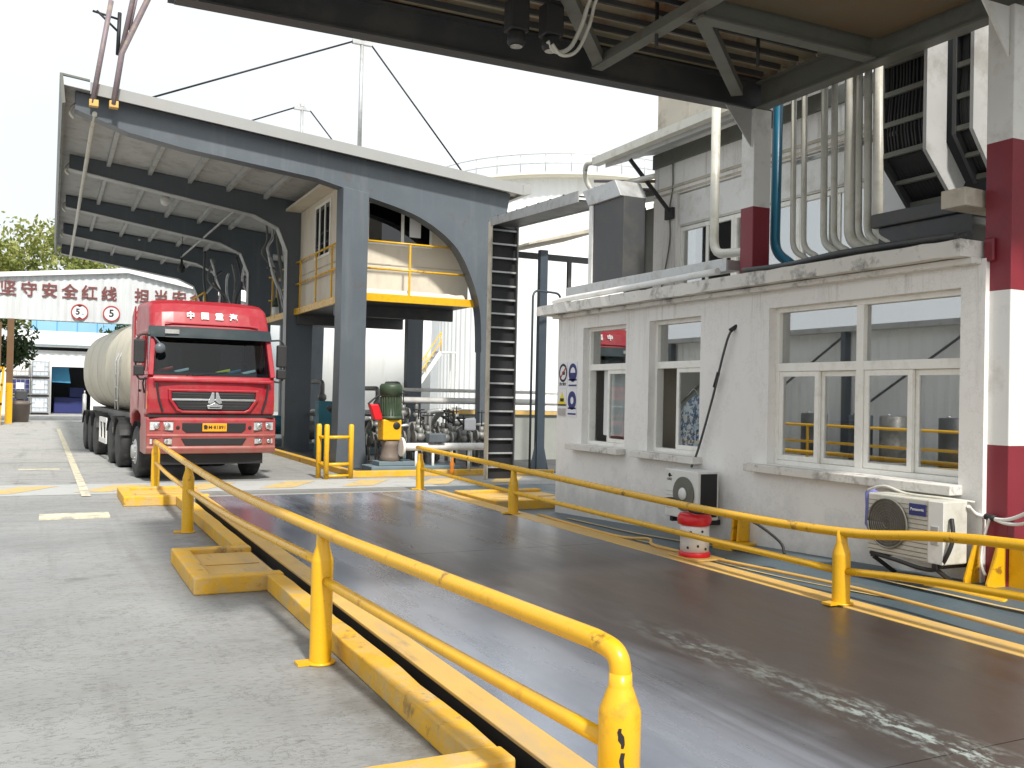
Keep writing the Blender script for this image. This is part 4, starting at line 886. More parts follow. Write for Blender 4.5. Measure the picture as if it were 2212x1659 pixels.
# ================================================================ LOADING CANOPY
lc = thing('loading_canopy', 'large blue grey steel loading canopy with arched front frame and tied roof masts', 'canopy', (6.4,22,0))
def roofz(x): return 8.02-0.1003*(x-0.1)
yF0, yF1 = 21.86, 22.16
front = [(0.34,7.62),(0.34,roofz(.34)-.02),(10.5,roofz(10.5)-.02),(10.42,6.5),(10.22,4.6),(10.16,2.9),(10.2,0),(9.78,0),(9.76,2.3),(9.755,2.9)]
arc = smoothpath([(9.755,2.9,0),(9.69,3.94,0),(9.44,4.75,0),(8.96,5.53,0),(8.02,6.13,0),(6.77,6.47,0)],6)
front += [(p.x,p.y) for p in arc[1:]] + [(6.07,6.64),(5.47,6.78),(4.0,6.93),(2.57,7.08),(1.4,7.27)]
b = B(); b.prism(front,'y',yF0,yF1); obj('arched_frame', b, 'steel_blue', lc, 0.01)
low = front[front.index((9.755,2.9)):]+[front[0]]
b = B()
for (x0,z0),(x1,z1) in zip(low, low[1:]): b.bar((x0,22.01,z0-.008),(x1,22.01,z1-.008),0.40,0.018,(0,1,0.001)) if False else b.prism([(x0,z0),(x1,z1),(x1+.0,z1-.02),(x0,z0-.02)],'y',21.81,22.21)
obj('flange', b, 'steel_blue', lc)
b = B(); b.prism([(6.05,0),(6.80,0),(6.74,0.9),(6.71,3),(6.72,6.53),(6.09,6.62),(6.10,3),(6.08,0.9)],'y',21.72,22.28); obj('column', b, 'steel_blue', lc, 0.012)
b = B(); b.box(9.88,10.2,21.855,21.8595,4.30,4.33); obj('weld_seam', b, 'steel_dark', lc)
for Y in (28,34,40,46):
    b = B(); b.prism([(0.34,7.60),(0.34,roofz(.34)-.02),(10.5,roofz(10.5)-.02),(10.42,0),(9.96,0),(9.94,5.3),(9.5,6.1),(8.6,6.5),(7.0,6.62),(6.95,0),(6.2,0),(6.17,5.9),(5.9,6.55),(5.2,6.86),(2.6,7.25)],'y',Y-.14,Y+.14); obj('frame', b, 'steel_blue', lc, 0.01)
    q = [(0.34,7.60),(2.6,7.25),(5.2,6.86),(5.9,6.55),(6.17,5.9),(6.2,0.5)]
    b = B()
    for (x0,z0),(x1,z1) in zip(q,q[1:]): b.prism([(x0,z0),(x1,z1),(x1-.012,z1-.022),(x0-.012,z0-.022)],'y',Y-.19,Y+.19)
    obj('flange', b, 'roof_under', lc)
b = B(); n = 120; A=[];C=[]
for k in range(n+1):
    y = 21.6+25.2*k/n; h = 0.04*(k%2); A.append(b.bm.verts.new((0.10,y,roofz(.1)+h))); C.append(b.bm.verts.new((10.75,y,roofz(10.75)+h)))
for k in range(n): b._f([A[k],A[k+1],C[k+1],C[k]])
o = obj('roof_sheet', b, 'roof_under', lc); md = o.modifiers.new('t','SOLIDIFY'); md.thickness = 0.012
b = B(); b.prism([(0.62,8.13),(10.70,7.16),(10.70,6.90),(0.62,7.88)],'y',21.54,21.59); obj('front_fascia', b, 'fascia', lc, 0.004)
b = B(); b.prism([(10.705,7.16),(10.95,7.22),(10.95,6.96),(10.705,6.90)],'y',21.54,46.8); obj('side_fascia', b, 'fascia', lc)
b = B(); b.prism([(0.04,8.22),(0.10,8.22),(0.16,7.62),(0.10,7.60)],'y',21.5,46.9); b.prism([(0.10,8.22),(0.61,8.165),(0.61,8.13),(0.10,8.18)],'y',21.5,21.58); obj('edge_trim', b, 'steel_green', lc)
b = B()
for x in (1.3,2.35,3.4,4.45,5.5,7.2,8.8): b.box(x-.05,x+.05,21.9,46.6,roofz(x)-0.14,roofz(x)-0.004)
obj('purlin', b, 'roof_under', lc)
b = B(); b.tube([(0.72,21.7,7.52),(0.70,46.5,7.5)],0.05,10); obj('drain_pipe', b, 'pipe', lc)
b = B()
for Y in (22,28,34,40,46): b.tube(smoothpath([(0.62,Y+.2,7.86),(0.36,Y+.2,7.80),(0.26,Y+.2,7.62),(0.34,Y+.2,7.50)],4),0.035,8)
obj('gutter_hook', b, 'pipe', lc)
for Y in (22.0,28.0):
    b = B(); b.cyl((6.53,Y,roofz(6.5)),(6.54,Y,10.2),0.055,0.045,seg=12); m_ = obj('mast', b, 'galv', lc)
    b = B(); b.box(6.30,6.78,Y-.05,Y+.05,10.12,10.22); b.box(6.48,6.60,Y-.06,Y+.06,10.22,10.32); obj('mast_head', b, 'galv', m_, 0.005)
    b = B(); b.tube([(6.32,Y,10.17),(1.5,Y,roofz(1.5)+.08)],0.022,8); b.tube([(6.76,Y,10.17),(9.42,Y,roofz(9.42)+.08)],0.022,8); obj('tie_rod', b, 'ink', lc)
b = B(); b.tube([(4.66,28.0,6.93),(4.61,40,7.05)],0.035,8); obj('wind_brace', b, 'roof_under', lc)
for x, y, l_ in ((3.08,31,'nearer'),(3.04,40,'farther')):
    t = thing('bulkhead_lamp', '%s white bulb lamp hanging under the loading canopy' % l_, 'lamp', (x,y,7.75), group='bulb lamps under the loading canopy')
    b = B(); b.cyl((x,y,roofz(x)-.15),(x,y,7.72),0.03,seg=8); obj('stem', b, 'galv', t)
    b = B(); b.lathe([(0.05,7.74),(0.12,7.70),(0.15,7.60),(0.13,7.50),(0.06,7.44)],(x,y,0),seg=14); obj('globe', b, 'white_metal', t)
t = thing('pendant_lamp', 'small black bell shaped lamp hanging in the gap left of the loading canopy', 'lamp', (4.18,35.9,6.05))
b = B(); b.lathe([(0.03,6.45),(0.05,6.3),(0.14,6.15),(0.13,6.02),(0.05,5.95)],(4.18,35.9,0),seg=14); obj('shade', b, 'black', t)
b = B(); b.cyl((4.18,35.9,6.4),(4.18,35.9,7.55),0.012,seg=6); obj('cord', b, 'black', t)
# floodlight poles on the front left corner of its roof
t = thing('lighting_mast', 'brown purple poles strapped to the left corner of the loading canopy roof, one forked', 'mast', (0.85,21.45,7.7))
b = B(); b.tube([(0.66,21.45,7.66),(0.97,21.45,9.86)],0.055,10); obj('pole', b, 'mast', t)
b = B(); b.tube([(0.62,21.45,9.58),(1.12,21.45,9.50)],0.025,8); b.tube([(0.70,21.45,9.60),(1.14,21.45,9.22)],0.025,8); b.tube([(1.14,21.45,9.64),(1.12,21.45,8.75)],0.04,8); obj('bracket', b, 'ink', t)
b = B(); b.tube([(1.06,21.4,7.68),(1.20,21.4,8.8),(1.75,21.4,10.2),(2.1,21.4,11.1)],0.062,10); b.tube([(1.18,21.4,8.78),(1.42,21.4,10.2),(1.6,21.4,11.2)],0.05,10); b.tube([(1.34,21.42,9.3),(1.52,21.42,10.4)],0.03,8); obj('forked_pole', b, 'mast', t)
b = B(); b.box(0.60,0.78,21.40,21.535,7.60,7.74); b.box(0.98,1.16,21.36,21.535,7.62,7.76); obj('strap', b, 'yellow_steel', t, 0.01)

# platform with control cabin
pf = thing('platform', 'raised steel platform with yellow edge beam and thin yellow handrails under the loading canopy', 'platform', (8,26,4.04))
b = B(); b.box(6.47,9.72,22.19,33,4.05,4.19); b.box(6.47,9.7,23.6,23.75,3.75,4.049); b.box(6.47,9.7,27.6,27.8,3.75,4.049); obj('deck', b, 'steel_dark', pf)
b = B(); b.box(6.74,9.70,22.12,22.188,4.02,4.21); b.box(6.40,6.468,22.3,33,4.02,4.21); obj('edge_beam', b, 'yellow', pf, 0.006)
def rail_line(pts, h, posts, name='handrail'):
    b = B()
    for z in h: b.tube([(x,y,4.2+z) for x,y in pts],0.026,8)
    for x,y in posts: b.box(x-.022,x+.022,y-.022,y+.022,4.2,4.2+max(h))
    obj(name, b, 'yellow', pf)
rail_line([(6.44,22.7),(6.44,29.6)],(0.72,1.36),[(6.44,23.9),(6.44,25.5),(6.44,27.3)])
rail_line([(6.75,22.16),(9.5,22.16)],(0.62,1.28),[(7.93,22.16)])
rail_line([(6.30,31.0),(6.80,31.0)],(0.5,1.25),[(6.42,31.0),(6.56,31.0)])
b = B(); P = [(6.8+0.22*k, 22.24, 4.21+0.03*abs(math.sin(k*1.7))+0.05*abs(math.cos(k*3.1))**3) for k in range(13)]
for (x0,y0,z0),(x1,y1,z1) in zip(P,P[1:]):
    b.quad((x0,22.20,4.212),(x1,22.20,4.212),(x1,22.30,z1+.05),(x0,22.30,z0+.05)); b.quad((x0,22.30,z0+.05),(x1,22.30,z1+.05),(x1,22.45,4.215),(x0,22.45,4.215))
o = obj('plastic_sheet', b, 'cream', label='crumpled white sheeting lying along the front edge of the platform', cat='sheeting'); md = o.modifiers.new('t','SOLIDIFY'); md.thickness = 0.01
cb = thing('control_cabin', 'cream panel control cabin with dark sliding windows standing on the raised platform', 'cabin', (8,25.4,4.2))
b = B(); b.box(6.56,9.75,22.75,22.85,4.195,6.6); b.box(6.56,6.66,22.851,28.1,4.195,7.40); b.box(6.661,9.7,28.0,28.1,4.195,7.0); b.prism([(6.561,6.601),(9.0,6.601),(9.0,6.9),(6.561,7.15)],'y',22.76,22.84); obj('wall', b, 'cream', cb)
b = B(); b.box(6.10,6.54,22.5,28.1,7.05,7.12); obj('eave_panel', b, 'cream', cb)
b = B(); b.box(6.545,6.559,22.74,28.1,5.15,5.18); b.box(6.56,9.75,22.735,22.749,5.0,5.03); obj('panel_joint', b, 'soffit', cb)
def cabwin(axis, a0, a1, z0, z1, mull, p):
    b = B(); fw = 0.07
    o_ = [(a0,z0),(a1,z0),(a1,z1),(a0,z1)]; i_ = [(a0+fw,z0+fw),(a1-fw,z0+fw),(a1-fw,z1-fw),(a0+fw,z1-fw)]
    b.loop_prism(o_, i_, axis, p-0.035, p-0.001)
    for m in mull:
        if axis == 'y': b.box(m-.04,m+.04,p-.034,p-.002,z0+fw,z1-fw)
        else: b.box(p-.034,p-.002,m-.04,m+.04,z0+fw,z1-fw)
    w = obj('window', b, 'upvc', cb, 0.004)
    b = B()
    if axis == 'y': b.box(a0+fw,a1-fw,p-.016,p-.010,z0+fw,z1-fw)
    else: b.box(p-.016,p-.010,a0+fw,a1-fw,z0+fw,z1-fw)
    obj('pane', b, 'glass_cabin', w)
    b = B()
    if axis == 'y': b.box(a0+fw,a1-fw,p-.006,p-.002,z0+fw,z1-fw)
    else: b.box(p-.006,p-.002,a0+fw,a1-fw,z0+fw,z1-fw)
    obj('blackout', b, 'dark', w)
cabwin('y',6.97,8.72,5.50,6.585,[7.92],22.75)
cabwin('x',24.5,26.1,5.42,6.9,[25.05,25.6],6.56)
b = B(); b.box(8.10,8.40,22.70,22.713,5.75,6.3); obj('notice', b, 'curtain', cb)

# fire bottle and hoses at the far end of the platform
t = thing('gas_bottle', 'small green and white bottle standing at the far end of the platform', 'bottle', (6.5,30.95,4.2))
b = B(); b.lathe([(0.11,4.2),(0.12,4.22),(0.12,4.48),(0.1,4.50)],(6.52,30.9,0),seg=14); obj('body', b, 'white_metal', t)
b = B(); b.lathe([(0.121,4.50),(0.121,4.66),(0.05,4.74),(0.03,4.80)],(6.52,30.9,0),seg=14); obj('shoulder', b, 'green', t)
rnd = random.Random(11)
hz = [((6.08,30.6,7.35),(6.13,30.6,6.6),(5.98,30.6,6.2),(6.2,30.7,5.9)),((6.26,30.6,7.3),(6.30,30.6,6.7),(6.15,30.6,6.3),(6.45,30.7,5.6)),((6.38,30.5,7.25),(6.45,30.5,6.5),(6.62,30.5,5.4),(6.74,30.5,4.6)),
      ((6.52,30.5,7.3),(6.62,30.5,6.4),(6.72,30.5,5.6),(6.80,30.5,4.7)),((6.66,30.5,7.3),(6.74,30.5,6.3),(6.84,30.5,5.2),(6.92,30.5,4.5)),((6.2,30.6,6.1),(6.35,30.6,5.5),(6.55,30.6,5.0),(6.7,30.6,4.4)),((6.15,30.6,5.7),(6.45,30.6,5.65),(6.5,30.6,5.0),(6.6,30.6,4.3))]
for k, h in enumerate(hz):
    b = B(); b.tube(smoothpath(h,6),0.035+0.01*(k%3),8); obj('loading_hose', b, 'galv' if k%2 else 'steel_green', label='grey loading hoses hanging in a bundle beside the platform frame', cat='hose', group='loading hoses hanging beside the platform')
for k in range(9):
    x = 5.0+0.2*k; z = 4.2+rnd.uniform(0,.5)
    b = B(); b.tube(smoothpath([(x,36+rnd.uniform(-.5,.5),6.6+rnd.uniform(-.6,.3)),(x+rnd.uniform(-.3,.3),36,5.8),(x+rnd.uniform(-.3,.4),35.8,5.1),(x+rnd.uniform(-.2,.5),35.8,z)],5),0.045,7)
    obj('filling_pipe', b, ('steel_dark','galv','machine')[k%3], label='thin filling pipes crowded above the red truck roof', cat='pipe', group='filling pipes above the truck roof')
t = thing('far_platform', 'far steel platform with yellow handrail behind the truck roof', 'platform', (5.8,37,4.0))
b = B(); b.box(4.9,6.9,35,45,4.0,4.15); obj('deck', b, 'steel_dark', t)
b = B()
for z in (4.7,5.25): b.tube([(4.9,35.2,z),(4.9,45,z)],0.03,8)
for y in (35.2,37.5,40,42.5,45): b.cyl((4.9,y,4.15),(4.9,y,5.25),0.03,seg=8)
obj('handrail', b, 'yellow', t)

# ================================================================ PUMP ISLAND
isl = thing('pump_island', 'raised pump island with yellow kerb under the loading canopy', 'kerb', (8,21,0))
b = B(); b.box(5.75,9.35,19.45,19.65,0,0.13); b.box(5.75,5.93,19.651,33,0,0.13); b.prism([(9.35,19.45),(10.3,18.9),(10.4,19.05),(9.4,19.65)],'z',0,0.13); obj('kerb', b, 'kerb', isl, 0.012)
b = B(); b.box(5.931,14,19.66,33,0,0.03); obj('floor', b, 'steel_dark', isl)
bt = thing('bollard_rail', 'three stout yellow posts joined by short rails in front of the arched frame column', 'barrier', (5.35,19.35,0))
for x, y in ((5.07,19.5),(5.16,19.22),(5.70,19.30)):
    b = B(); b.lathe([(0.055,0),(0.055,1.10),(0.035,1.13)],(x,y,0),seg=14); obj('post', b, 'yellow', bt)
b = B()
for z in (0.30,0.86): b.cyl((5.16,19.22,z),(5.70,19.30,z),0.035,seg=10); b.cyl((5.07,19.5,z),(5.16,19.22,z),0.035,seg=10)
b.cyl((5.16,19.22,0.06),(5.70,19.30,0.06),0.03,seg=10)
obj('rail', b, 'yellow', bt)
pm = thing('pump', 'vertical pump with tall green motor on a yellow bracket and grey plinth', 'pump', (6.8,20.1,0.03))
b = B(); b.box(6.3,8.4,19.75,20.5,0.03,0.20); b.box(6.5,7.4,19.85,20.4,0.201,0.30); obj('plinth', b, 'plinth', pm, 0.015)
b = B(); b.lathe([(0.25,0.30),(0.2,0.4),(0.17,0.62),(0.22,0.74)],(6.82,20.1,0),seg=18); obj('body', b, 'brown_pad', pm)
b = B(); b.box(6.59,7.02,19.9,20.3,0.76,1.22); obj('bracket', b, 'yellow', pm, 0.03)
b = B(); b.lathe([(0.085,0),(0.08,-0.008),(0.02,-0.009)],(6.90,19.899,1.08),'y',18); obj('bearing_hole', b, 'ink', pm)
b = B(); b.lathe([(0.26,1.225),(0.26,1.27),(0.21,1.30),(0.215,1.72),(0.24,1.74)],(6.82,20.1,0),seg=26)
for k in range(22):
    a = 2*math.pi*k/22; b.bar((6.82+0.225*math.cos(a),20.1+0.225*math.sin(a),1.32),(6.82+0.225*math.cos(a),20.1+0.225*math.sin(a),1.71),0.012,0.03)
obj('motor', b, 'green', pm)
b = B(); b.lathe([(0.25,1.742),(0.255,1.95),(0.22,2.0),(0.05,2.02)],(6.82,20.1,0),seg=26); obj('motor_cap', b, 'green', pm)
b = B(); b.box(6.36,6.56,19.98,20.2,1.2,1.55); 
for v in b.bm.verts: v.co.x += (v.co.z-1.4)*-0.35
obj('control_box', b, 'red', label='red tilted switch box beside the green pump motor', cat='switch box', bevel=0.03)
b = B(); b.tube(smoothpath([(6.3,20.1,1.55),(6.45,20.1,1.68),(6.62,20.1,1.78)],4),0.02,8); obj('conduit', b, 'ink', label='short black conduit between red switch box and green motor', cat='conduit')
pl = thing('pump_pipework', 'white pipe run with flanges and grey hand wheel valves in front of the pumps', 'pipework', (8,19.8,0.03))
b = B(); b.cyl((7.0,19.85,0.62),(8.98,19.85,0.62),0.085,seg=16); obj('pipe', b, 'white_metal', pl)
b = B(); b.lathe([(0.21,0),(0.21,0.05),(0.12,0.10)],(6.98,19.85,0.62),'x',22); obj('flange', b, 'white_metal', pl)
b = B()
for x in (7.35,7.75,8.2,8.62): b.cyl((x,19.85,0.03),(x,19.85,0.55),0.032,seg=8)
obj('leg', b, 'white_metal', pl)
def valve(x, y, z, h, r=0.13):
    b = B(); b.sphere((x,y,z),0.11,12,(1.2,1,1)); b.lathe([(0.14,-0.16),(0.14,-0.12)],(x,y,z),'x',16); b.lathe([(0.14,0.12),(0.14,0.16)],(x,y,z),'x',16); b.cyl((x,y,z+.05),(x,y,z+.22),0.06,seg=10); v = obj('valve', b, 'machine', pl)
    b = B(); b.cyl((x,y,z+.22),(x,y,z+h+.06),0.014,seg=6); n=16
    b.tube([(x+r*math.cos(2*math.pi*k/n),y+r*math.sin(2*math.pi*k/n),z+h) for k in range(n+1)],0.014,6); b.bar((x-r,y,z+h),(x+r,y,z+h),0.02,0.015); b.bar((x,y-r,z+h),(x,y+r,z+h),0.02,0.015); obj('hand_wheel', b, 'ink', v)
valve(7.53,20.1,0.82,0.56); valve(8.1,20.0,0.80,0.58); valve(8.38,20.25,0.85,0.55); valve(7.9,20.6,0.85,0.45); valve(8.75,20.5,0.75,0.5); valve(7.2,20.7,0.8,0.4)
rnd = random.Random(77)
for k in range(14):
    valve(7.0+0.2*k+rnd.uniform(-.08,.08), 21.2+rnd.uniform(-.4,2.2), 0.55+rnd.uniform(0,.75), 0.36+rnd.uniform(0,.2), 0.10+rnd.uniform(0,.05))
b = B(); b.box(7.6,8.0,19.7,19.95,0.72,0.92); obj('gauge_box', b, 'steel_blue', pl, 0.02)
b = B(); b.box(8.55,8.83,19.92,20.0,0.98,1.26); obj('gauge', b, 'sign_white', pl, 0.06)
b = B()
for k in range(34):
    b = B(); x = 6.4+0.11*k; rnd = random.Random(k); z = 0.6+rnd.random()*0.8; y = 20.9+rnd.random()*2.5
    b.tube(bend([(x,y,0.05),(x,y,z),(x+rnd.uniform(-.5,.5),y-.3+rnd.random()*.6,z+0.05),(x+.2,y+.4,z-.3),(x+.2,y+.4,0.05)],0.08),0.025+0.04*rnd.random(),8)
    obj('branch_pipe', b, ('machine','machine','steel_dark','galv')[k%4], pl)
b = B(); b.lathe([(0.05,0.03),(0.06,0.14),(0.035,0.2),(0.06,0.28),(0.03,0.34),(0.03,0.5),(0.01,0.52)],(7.95,19.2,0),seg=14); obj('bollard', b, 'orange', label='little orange turned marker post in front of the white pipe', cat='marker post')
def pump_set(x, y, body, label, s=1.0):
    t = thing('pump', label, 'pump', (x,y,0.03), group='horizontal pumps behind the column')
    b = B(); b.box(x-.35*s,x+.55*s,y-.3*s,y+.3*s,0.03,0.22); obj('plinth', b, 'plinth', t, 0.01)
    b = B(); b.lathe([(0.1*s,-.42*s),(0.24*s,-.4*s),(0.25*s,.1*s),(0.2*s,.15*s)],(x+.1,y,0.52*s),'x',18); obj('motor', b, body, t)
    b = B(); b.lathe([(0.12*s,.16*s),(0.3*s,.2*s),(0.3*s,.34*s),(0.1*s,.4*s)],(x+.1,y,0.52*s),'x',18); b.cyl((x+.38*s,y,.5*s),(x+.38*s,y,1.15*s),0.08*s,seg=12); b.lathe([(0.14*s,1.1*s),(0.14*s,1.16*s)],(x+.38*s,y,0),seg=14); obj('casing', b, 'machine', t)
    b = B(); b.tube(bend([(x+.38*s,y,1.15*s),(x+.38*s,y,1.75*s),(x+.38*s,y+1.2,1.75*s)],0.15),0.06*s,10); b.sphere((x+.38*s,y,1.35*s),0.12*s,10); obj('pipe', b, 'machine', t)
pump_set(6.7,23.4,'teal','teal pump nearest behind the arched frame column')
pump_set(7.0,25.6,'teal','second teal pump behind the arched frame column',1.15)
pump_set(7.1,28.8,'machine','grey pump between the rear canopy frames',1.2)
pump_set(8.6,24.2,'machine','grey pump behind the white pipe run',0.9)
pump_set(8.2,26.6,'green','green pump beyond the white pipe run',1.1)
pump_set(6.9,31.5,'teal','teal pump farthest back between the rear columns',1.3)
pump_set(9.3,28.0,'machine','grey pump at the back right of the pump floor',1.2)
b = B(); b.box(6.35,6.75,24.5,24.9,0.03,1.55); b.box(6.34,6.349,24.6,24.8,1.15,1.35); obj('cabinet', b, 'teal', label='teal switch cabinet standing left of the arched frame column', cat='cabinet', bevel=0.03)
for k in range(6):
    b = B(); rnd = random.Random(k+40); x = 6.9+0.5*k
    b.tube(bend([(x,29.5,0.05),(x,29.5,1.1+0.1*(k%3)),(x+.1,26.5,1.15+0.1*(k%3)),(x+.1,26.5,0.05)],0.15),0.05,8)
    obj('pipe', b, ('machine','white_metal','galv')[k%3], label='bent service pipes crowding the floor behind the pumps', cat='pipe', group='service pipes behind the pumps')
# ================================================================ TANKER TRUCK (built along local +Y, nose at y=0)
tk = thing('tanker_truck', 'red cab tanker truck with dusty cream tank parked under the loading canopy', 'truck', (2.885,19.12,0), R(3.8), local=True)
W = 1.215
b = B(); b.prism([(0.0,1.30),(-0.02,1.6),(0.02,2.02),(0.06,2.05),(2.2,2.05),(2.2,1.05),(2.0,1.05),(1.95,1.25),(1.6,1.34),(1.2,1.34),(0.85,1.25),(0.80,1.05),(0.30,1.05),(0.25,1.28)],'x',-W,W)
bmesh.ops.subdivide_edges(b.bm, edges=[e for e in b.bm.edges if abs(e.verts[0].co.x-e.verts[1].co.x) > 2], cuts=8)
for v in b.bm.verts:
    if v.co.y < 0.3: v.co.y += 0.10*(abs(v.co.x)/W)**4
cabb = obj('cab', b, 'truck_red', tk, 0.045, seg=4)
b = B()
for s in (-1,1):
    b.bar((s*1.165,0.10,2.04),(s*1.10,0.30,2.84),0.09,0.10,(1,0,0)); b.box(min(s*1.13,s*1.19),max(s*1.13,s*1.19),0.95,2.2,2.051,2.84); b.bar((s*1.15,0.55,2.05),(s*1.12,0.62,2.84),0.04,0.05,(1,0,0))
    b.prism([(0.18,2.051),(0.95,2.051),(0.95,2.15),(0.30,2.12)],'x',min(s*1.13,s*1.19),max(s*1.13,s*1.19))
b.box(-1.129,1.129,2.10,2.2,2.051,2.84); obj('pillar', b, 'truck_red', tk, 0.015)
b = B(); b.prism([(0.26,2.84),(0.25,2.98),(0.36,3.30),(0.50,3.47),(0.78,3.56),(2.2,3.60),(2.2,2.84)],'x',-1.16,1.16)
bmesh.ops.subdivide_edges(b.bm, edges=[e for e in b.bm.edges if abs(e.verts[0].co.x-e.verts[1].co.x) > 2], cuts=10)
for v in b.bm.verts:
    u = abs(v.co.x)/1.16
    v.co.y += 0.12*u**5*(1 if v.co.y < 0.9 else 0)
    if v.co.z > 3.2: v.co.z -= 0.05*u**4; v.co.x *= 1-0.05*(v.co.z-3.0)
roofc = obj('roof', b, 'truck_red', tk, 0.09, seg=5)
b = B()
for z0, z1, y0, y1 in ((3.06,3.08,0.262,0.278),): b.prism([(y0,z0),(y1,z1),(y1-.02,z1+.0),(y0-.02,z0)],'x',-0.9,0.9)
obj('roof_crease', b, 'truck_red', roofc)
def rotx(a): return Matrix.Rotation(a,4,'X')
for k, ch in enumerate('中国重汽'):
    obj('lettering', text_b(ch, 0.155, Matrix.Translation((-0.415+0.275*k,0.312,3.225)) @ rotx(R(-19)) @ FACE_NY, 0.006, 0.006), 'white_ink', roofc)
b = B(); b.prism([(0.06,2.78),(0.10,2.83),(0.22,3.0),(0.34,3.0),(0.34,2.84)],'x',-1.17,1.17)
bmesh.ops.subdivide_edges(b.bm, edges=[e for e in b.bm.edges if abs(e.verts[0].co.x-e.verts[1].co.x) > 2], cuts=8)
for v in b.bm.verts: v.co.y += 0.14*(abs(v.co.x)/1.17)**4
obj('sun_visor', b, 'visor', tk, 0.01)
b = B(); b.box(-0.92,-0.66,0.085,0.10,2.85,2.93); obj('visor_sticker', b, 'galv', tk)
b = B(); n = 8
for i in range(n):
    x0, x1 = -1.13+2.26*i/n, -1.13+2.26*(i+1)/n; f = lambda x: 0.08*(abs(x)/1.13)**4
    b.quad((x0,0.07+f(x0),2.04),(x1,0.07+f(x1),2.04),(x1*.965,0.27+f(x1),2.84),(x0*.965,0.27+f(x0),2.84))
obj('windscreen', b, 'glass_dark', tk)
for s in (-1,1):
    b = B(); b.quad((s*1.16,0.2,2.05),(s*1.16,0.95,2.05),(s*1.14,0.95,2.83),(s*1.14,0.34,2.83)); obj('side_window', b, 'glass_dark', tk)
b = B(); b.box(-1.12,1.12,0.2,0.7,2.055,2.12); b.box(-1.12,1.12,2.05,2.095,2.06,2.83); b.box(-1.12,1.12,0.35,2.0,2.82,2.835); obj('dashboard', b, 'dark', tk)
b = B(); b.prism([(-0.60,2.32),(-0.30,2.32),(-0.25,2.70),(-0.67,2.70)],'y',2.03,2.045); obj('rear_window', b, 'tank', tk)
for x in (-0.62,0.62):
    b = B(); b.box(x-.25,x+.25,1.2,1.35,2.06,2.72); obj('seat', b, 'steel_dark', tk, 0.05)
b = B(); b.tube([(0.62+0.2*math.cos(a),0.62+0.05*math.sin(a),2.22+0.16*math.sin(a)) for a in [2*math.pi*k/18 for k in range(19)]],0.015,6); obj('steering_wheel', b, 'black', tk)
for (x, y, z, c, nme) in ((-0.55,0.4,2.13,'white_metal','papers'),(0.25,0.42,2.13,'sign_yellow','papers'),(0.45,0.38,2.13,'pipe_blue','papers'),(0.75,0.4,2.13,'white_metal','papers'),(-0.85,0.4,2.15,'red','papers')):
    b = B(); b.box(x-.13,x+.13,y-.08,y+.08,z,z+.05); 
    for v in b.bm.verts: v.co.z += (v.co.x-x)*0.25
    obj(nme, b, c, tk, 0.01)
# grille and hood
gx = lambda pts: pts
b = B(); b.prism([(-0.80,1.74),(0.80,1.74),(0.79,1.62),(0.66,1.42),(0.58,1.385),(-0.58,1.385),(-0.66,1.42),(-0.79,1.62)],'y',-0.045,0.02); obj('grille', b, 'ink', tk, 0.02)
b = B(); b.loop_prism([(-0.86,1.79),(0.86,1.79),(0.85,1.60),(0.70,1.38),(0.60,1.335),(-0.60,1.335),(-0.70,1.38),(-0.85,1.60)],[(-0.80,1.745),(0.80,1.745),(0.79,1.61),(0.66,1.415),(0.58,1.38),(-0.58,1.38),(-0.66,1.415),(-0.79,1.61)],'y',-0.06,0.01); obj('grille_surround', b, 'truck_red', tk, 0.012)
b = B(); b.box(-0.79,0.79,-0.062,-0.046,1.575,1.61); obj('grille_bar', b, 'chrome', tk, 0.006)
b = B()
for z in (1.46,1.52,1.66,1.70): b.box(-0.68,0.68,-0.052,-0.046,z,z+.008)
obj('grille_slats', b, 'steel_dark', tk)
b = B()
C0 = (0,1.57)
for poly in ([(-0.015,1.735),(-0.06,1.735),(-0.135,1.535),(-0.09,1.515),(-0.012,1.56)],[(0.015,1.735),(0.06,1.735),(0.135,1.535),(0.09,1.515),(0.012,1.56)],[(0,1.545),(0.085,1.50),(0.15,1.49),(0.13,1.42),(-0.13,1.42),(-0.15,1.49),(-0.085,1.50)]): b.prism(poly,'y',-0.10,-0.065)
obj('emblem', b, 'chrome', tk, 0.006)
b = B(); b.prism([(-0.095,1.455),(0.095,1.455),(0.10,1.435),(-0.10,1.435)],'y',-0.104,-0.101); obj('emblem_line', b, 'ink', tk)
b = B(); b.box(-1.12,1.12,-0.05,0.05,1.93,1.985); obj('hood_lip', b, 'truck_red', tk, 0.015)
for s in (-1,1):
    b = B(); P = [(s*1.06,1.90),(s*1.02,1.62),(s*0.94,1.36)]
    for (x0,z0),(x1,z1) in zip(P,P[1:]): b.bar((x0,0.008,z0),(x1,0.008,z1),0.03,0.05,(0,1,0))
    obj('hood_seam', b, 'ink', tk)
    b = B(); b.bar((s*0.05-0.45,0.055,2.06),(s*0.35-0.1,0.085,2.14),0.02,0.02); obj('wiper', b, 'ink', tk)
    b = B(); b.prism([(1.15,1.72),(1.215,1.74),(1.215,1.40),(1.16,1.46)] if s > 0 else [(-1.15,1.72),(-1.215,1.74),(-1.215,1.40),(-1.16,1.46)],'y',0.11,0.14); obj('indicator', b, 'orange', tk)
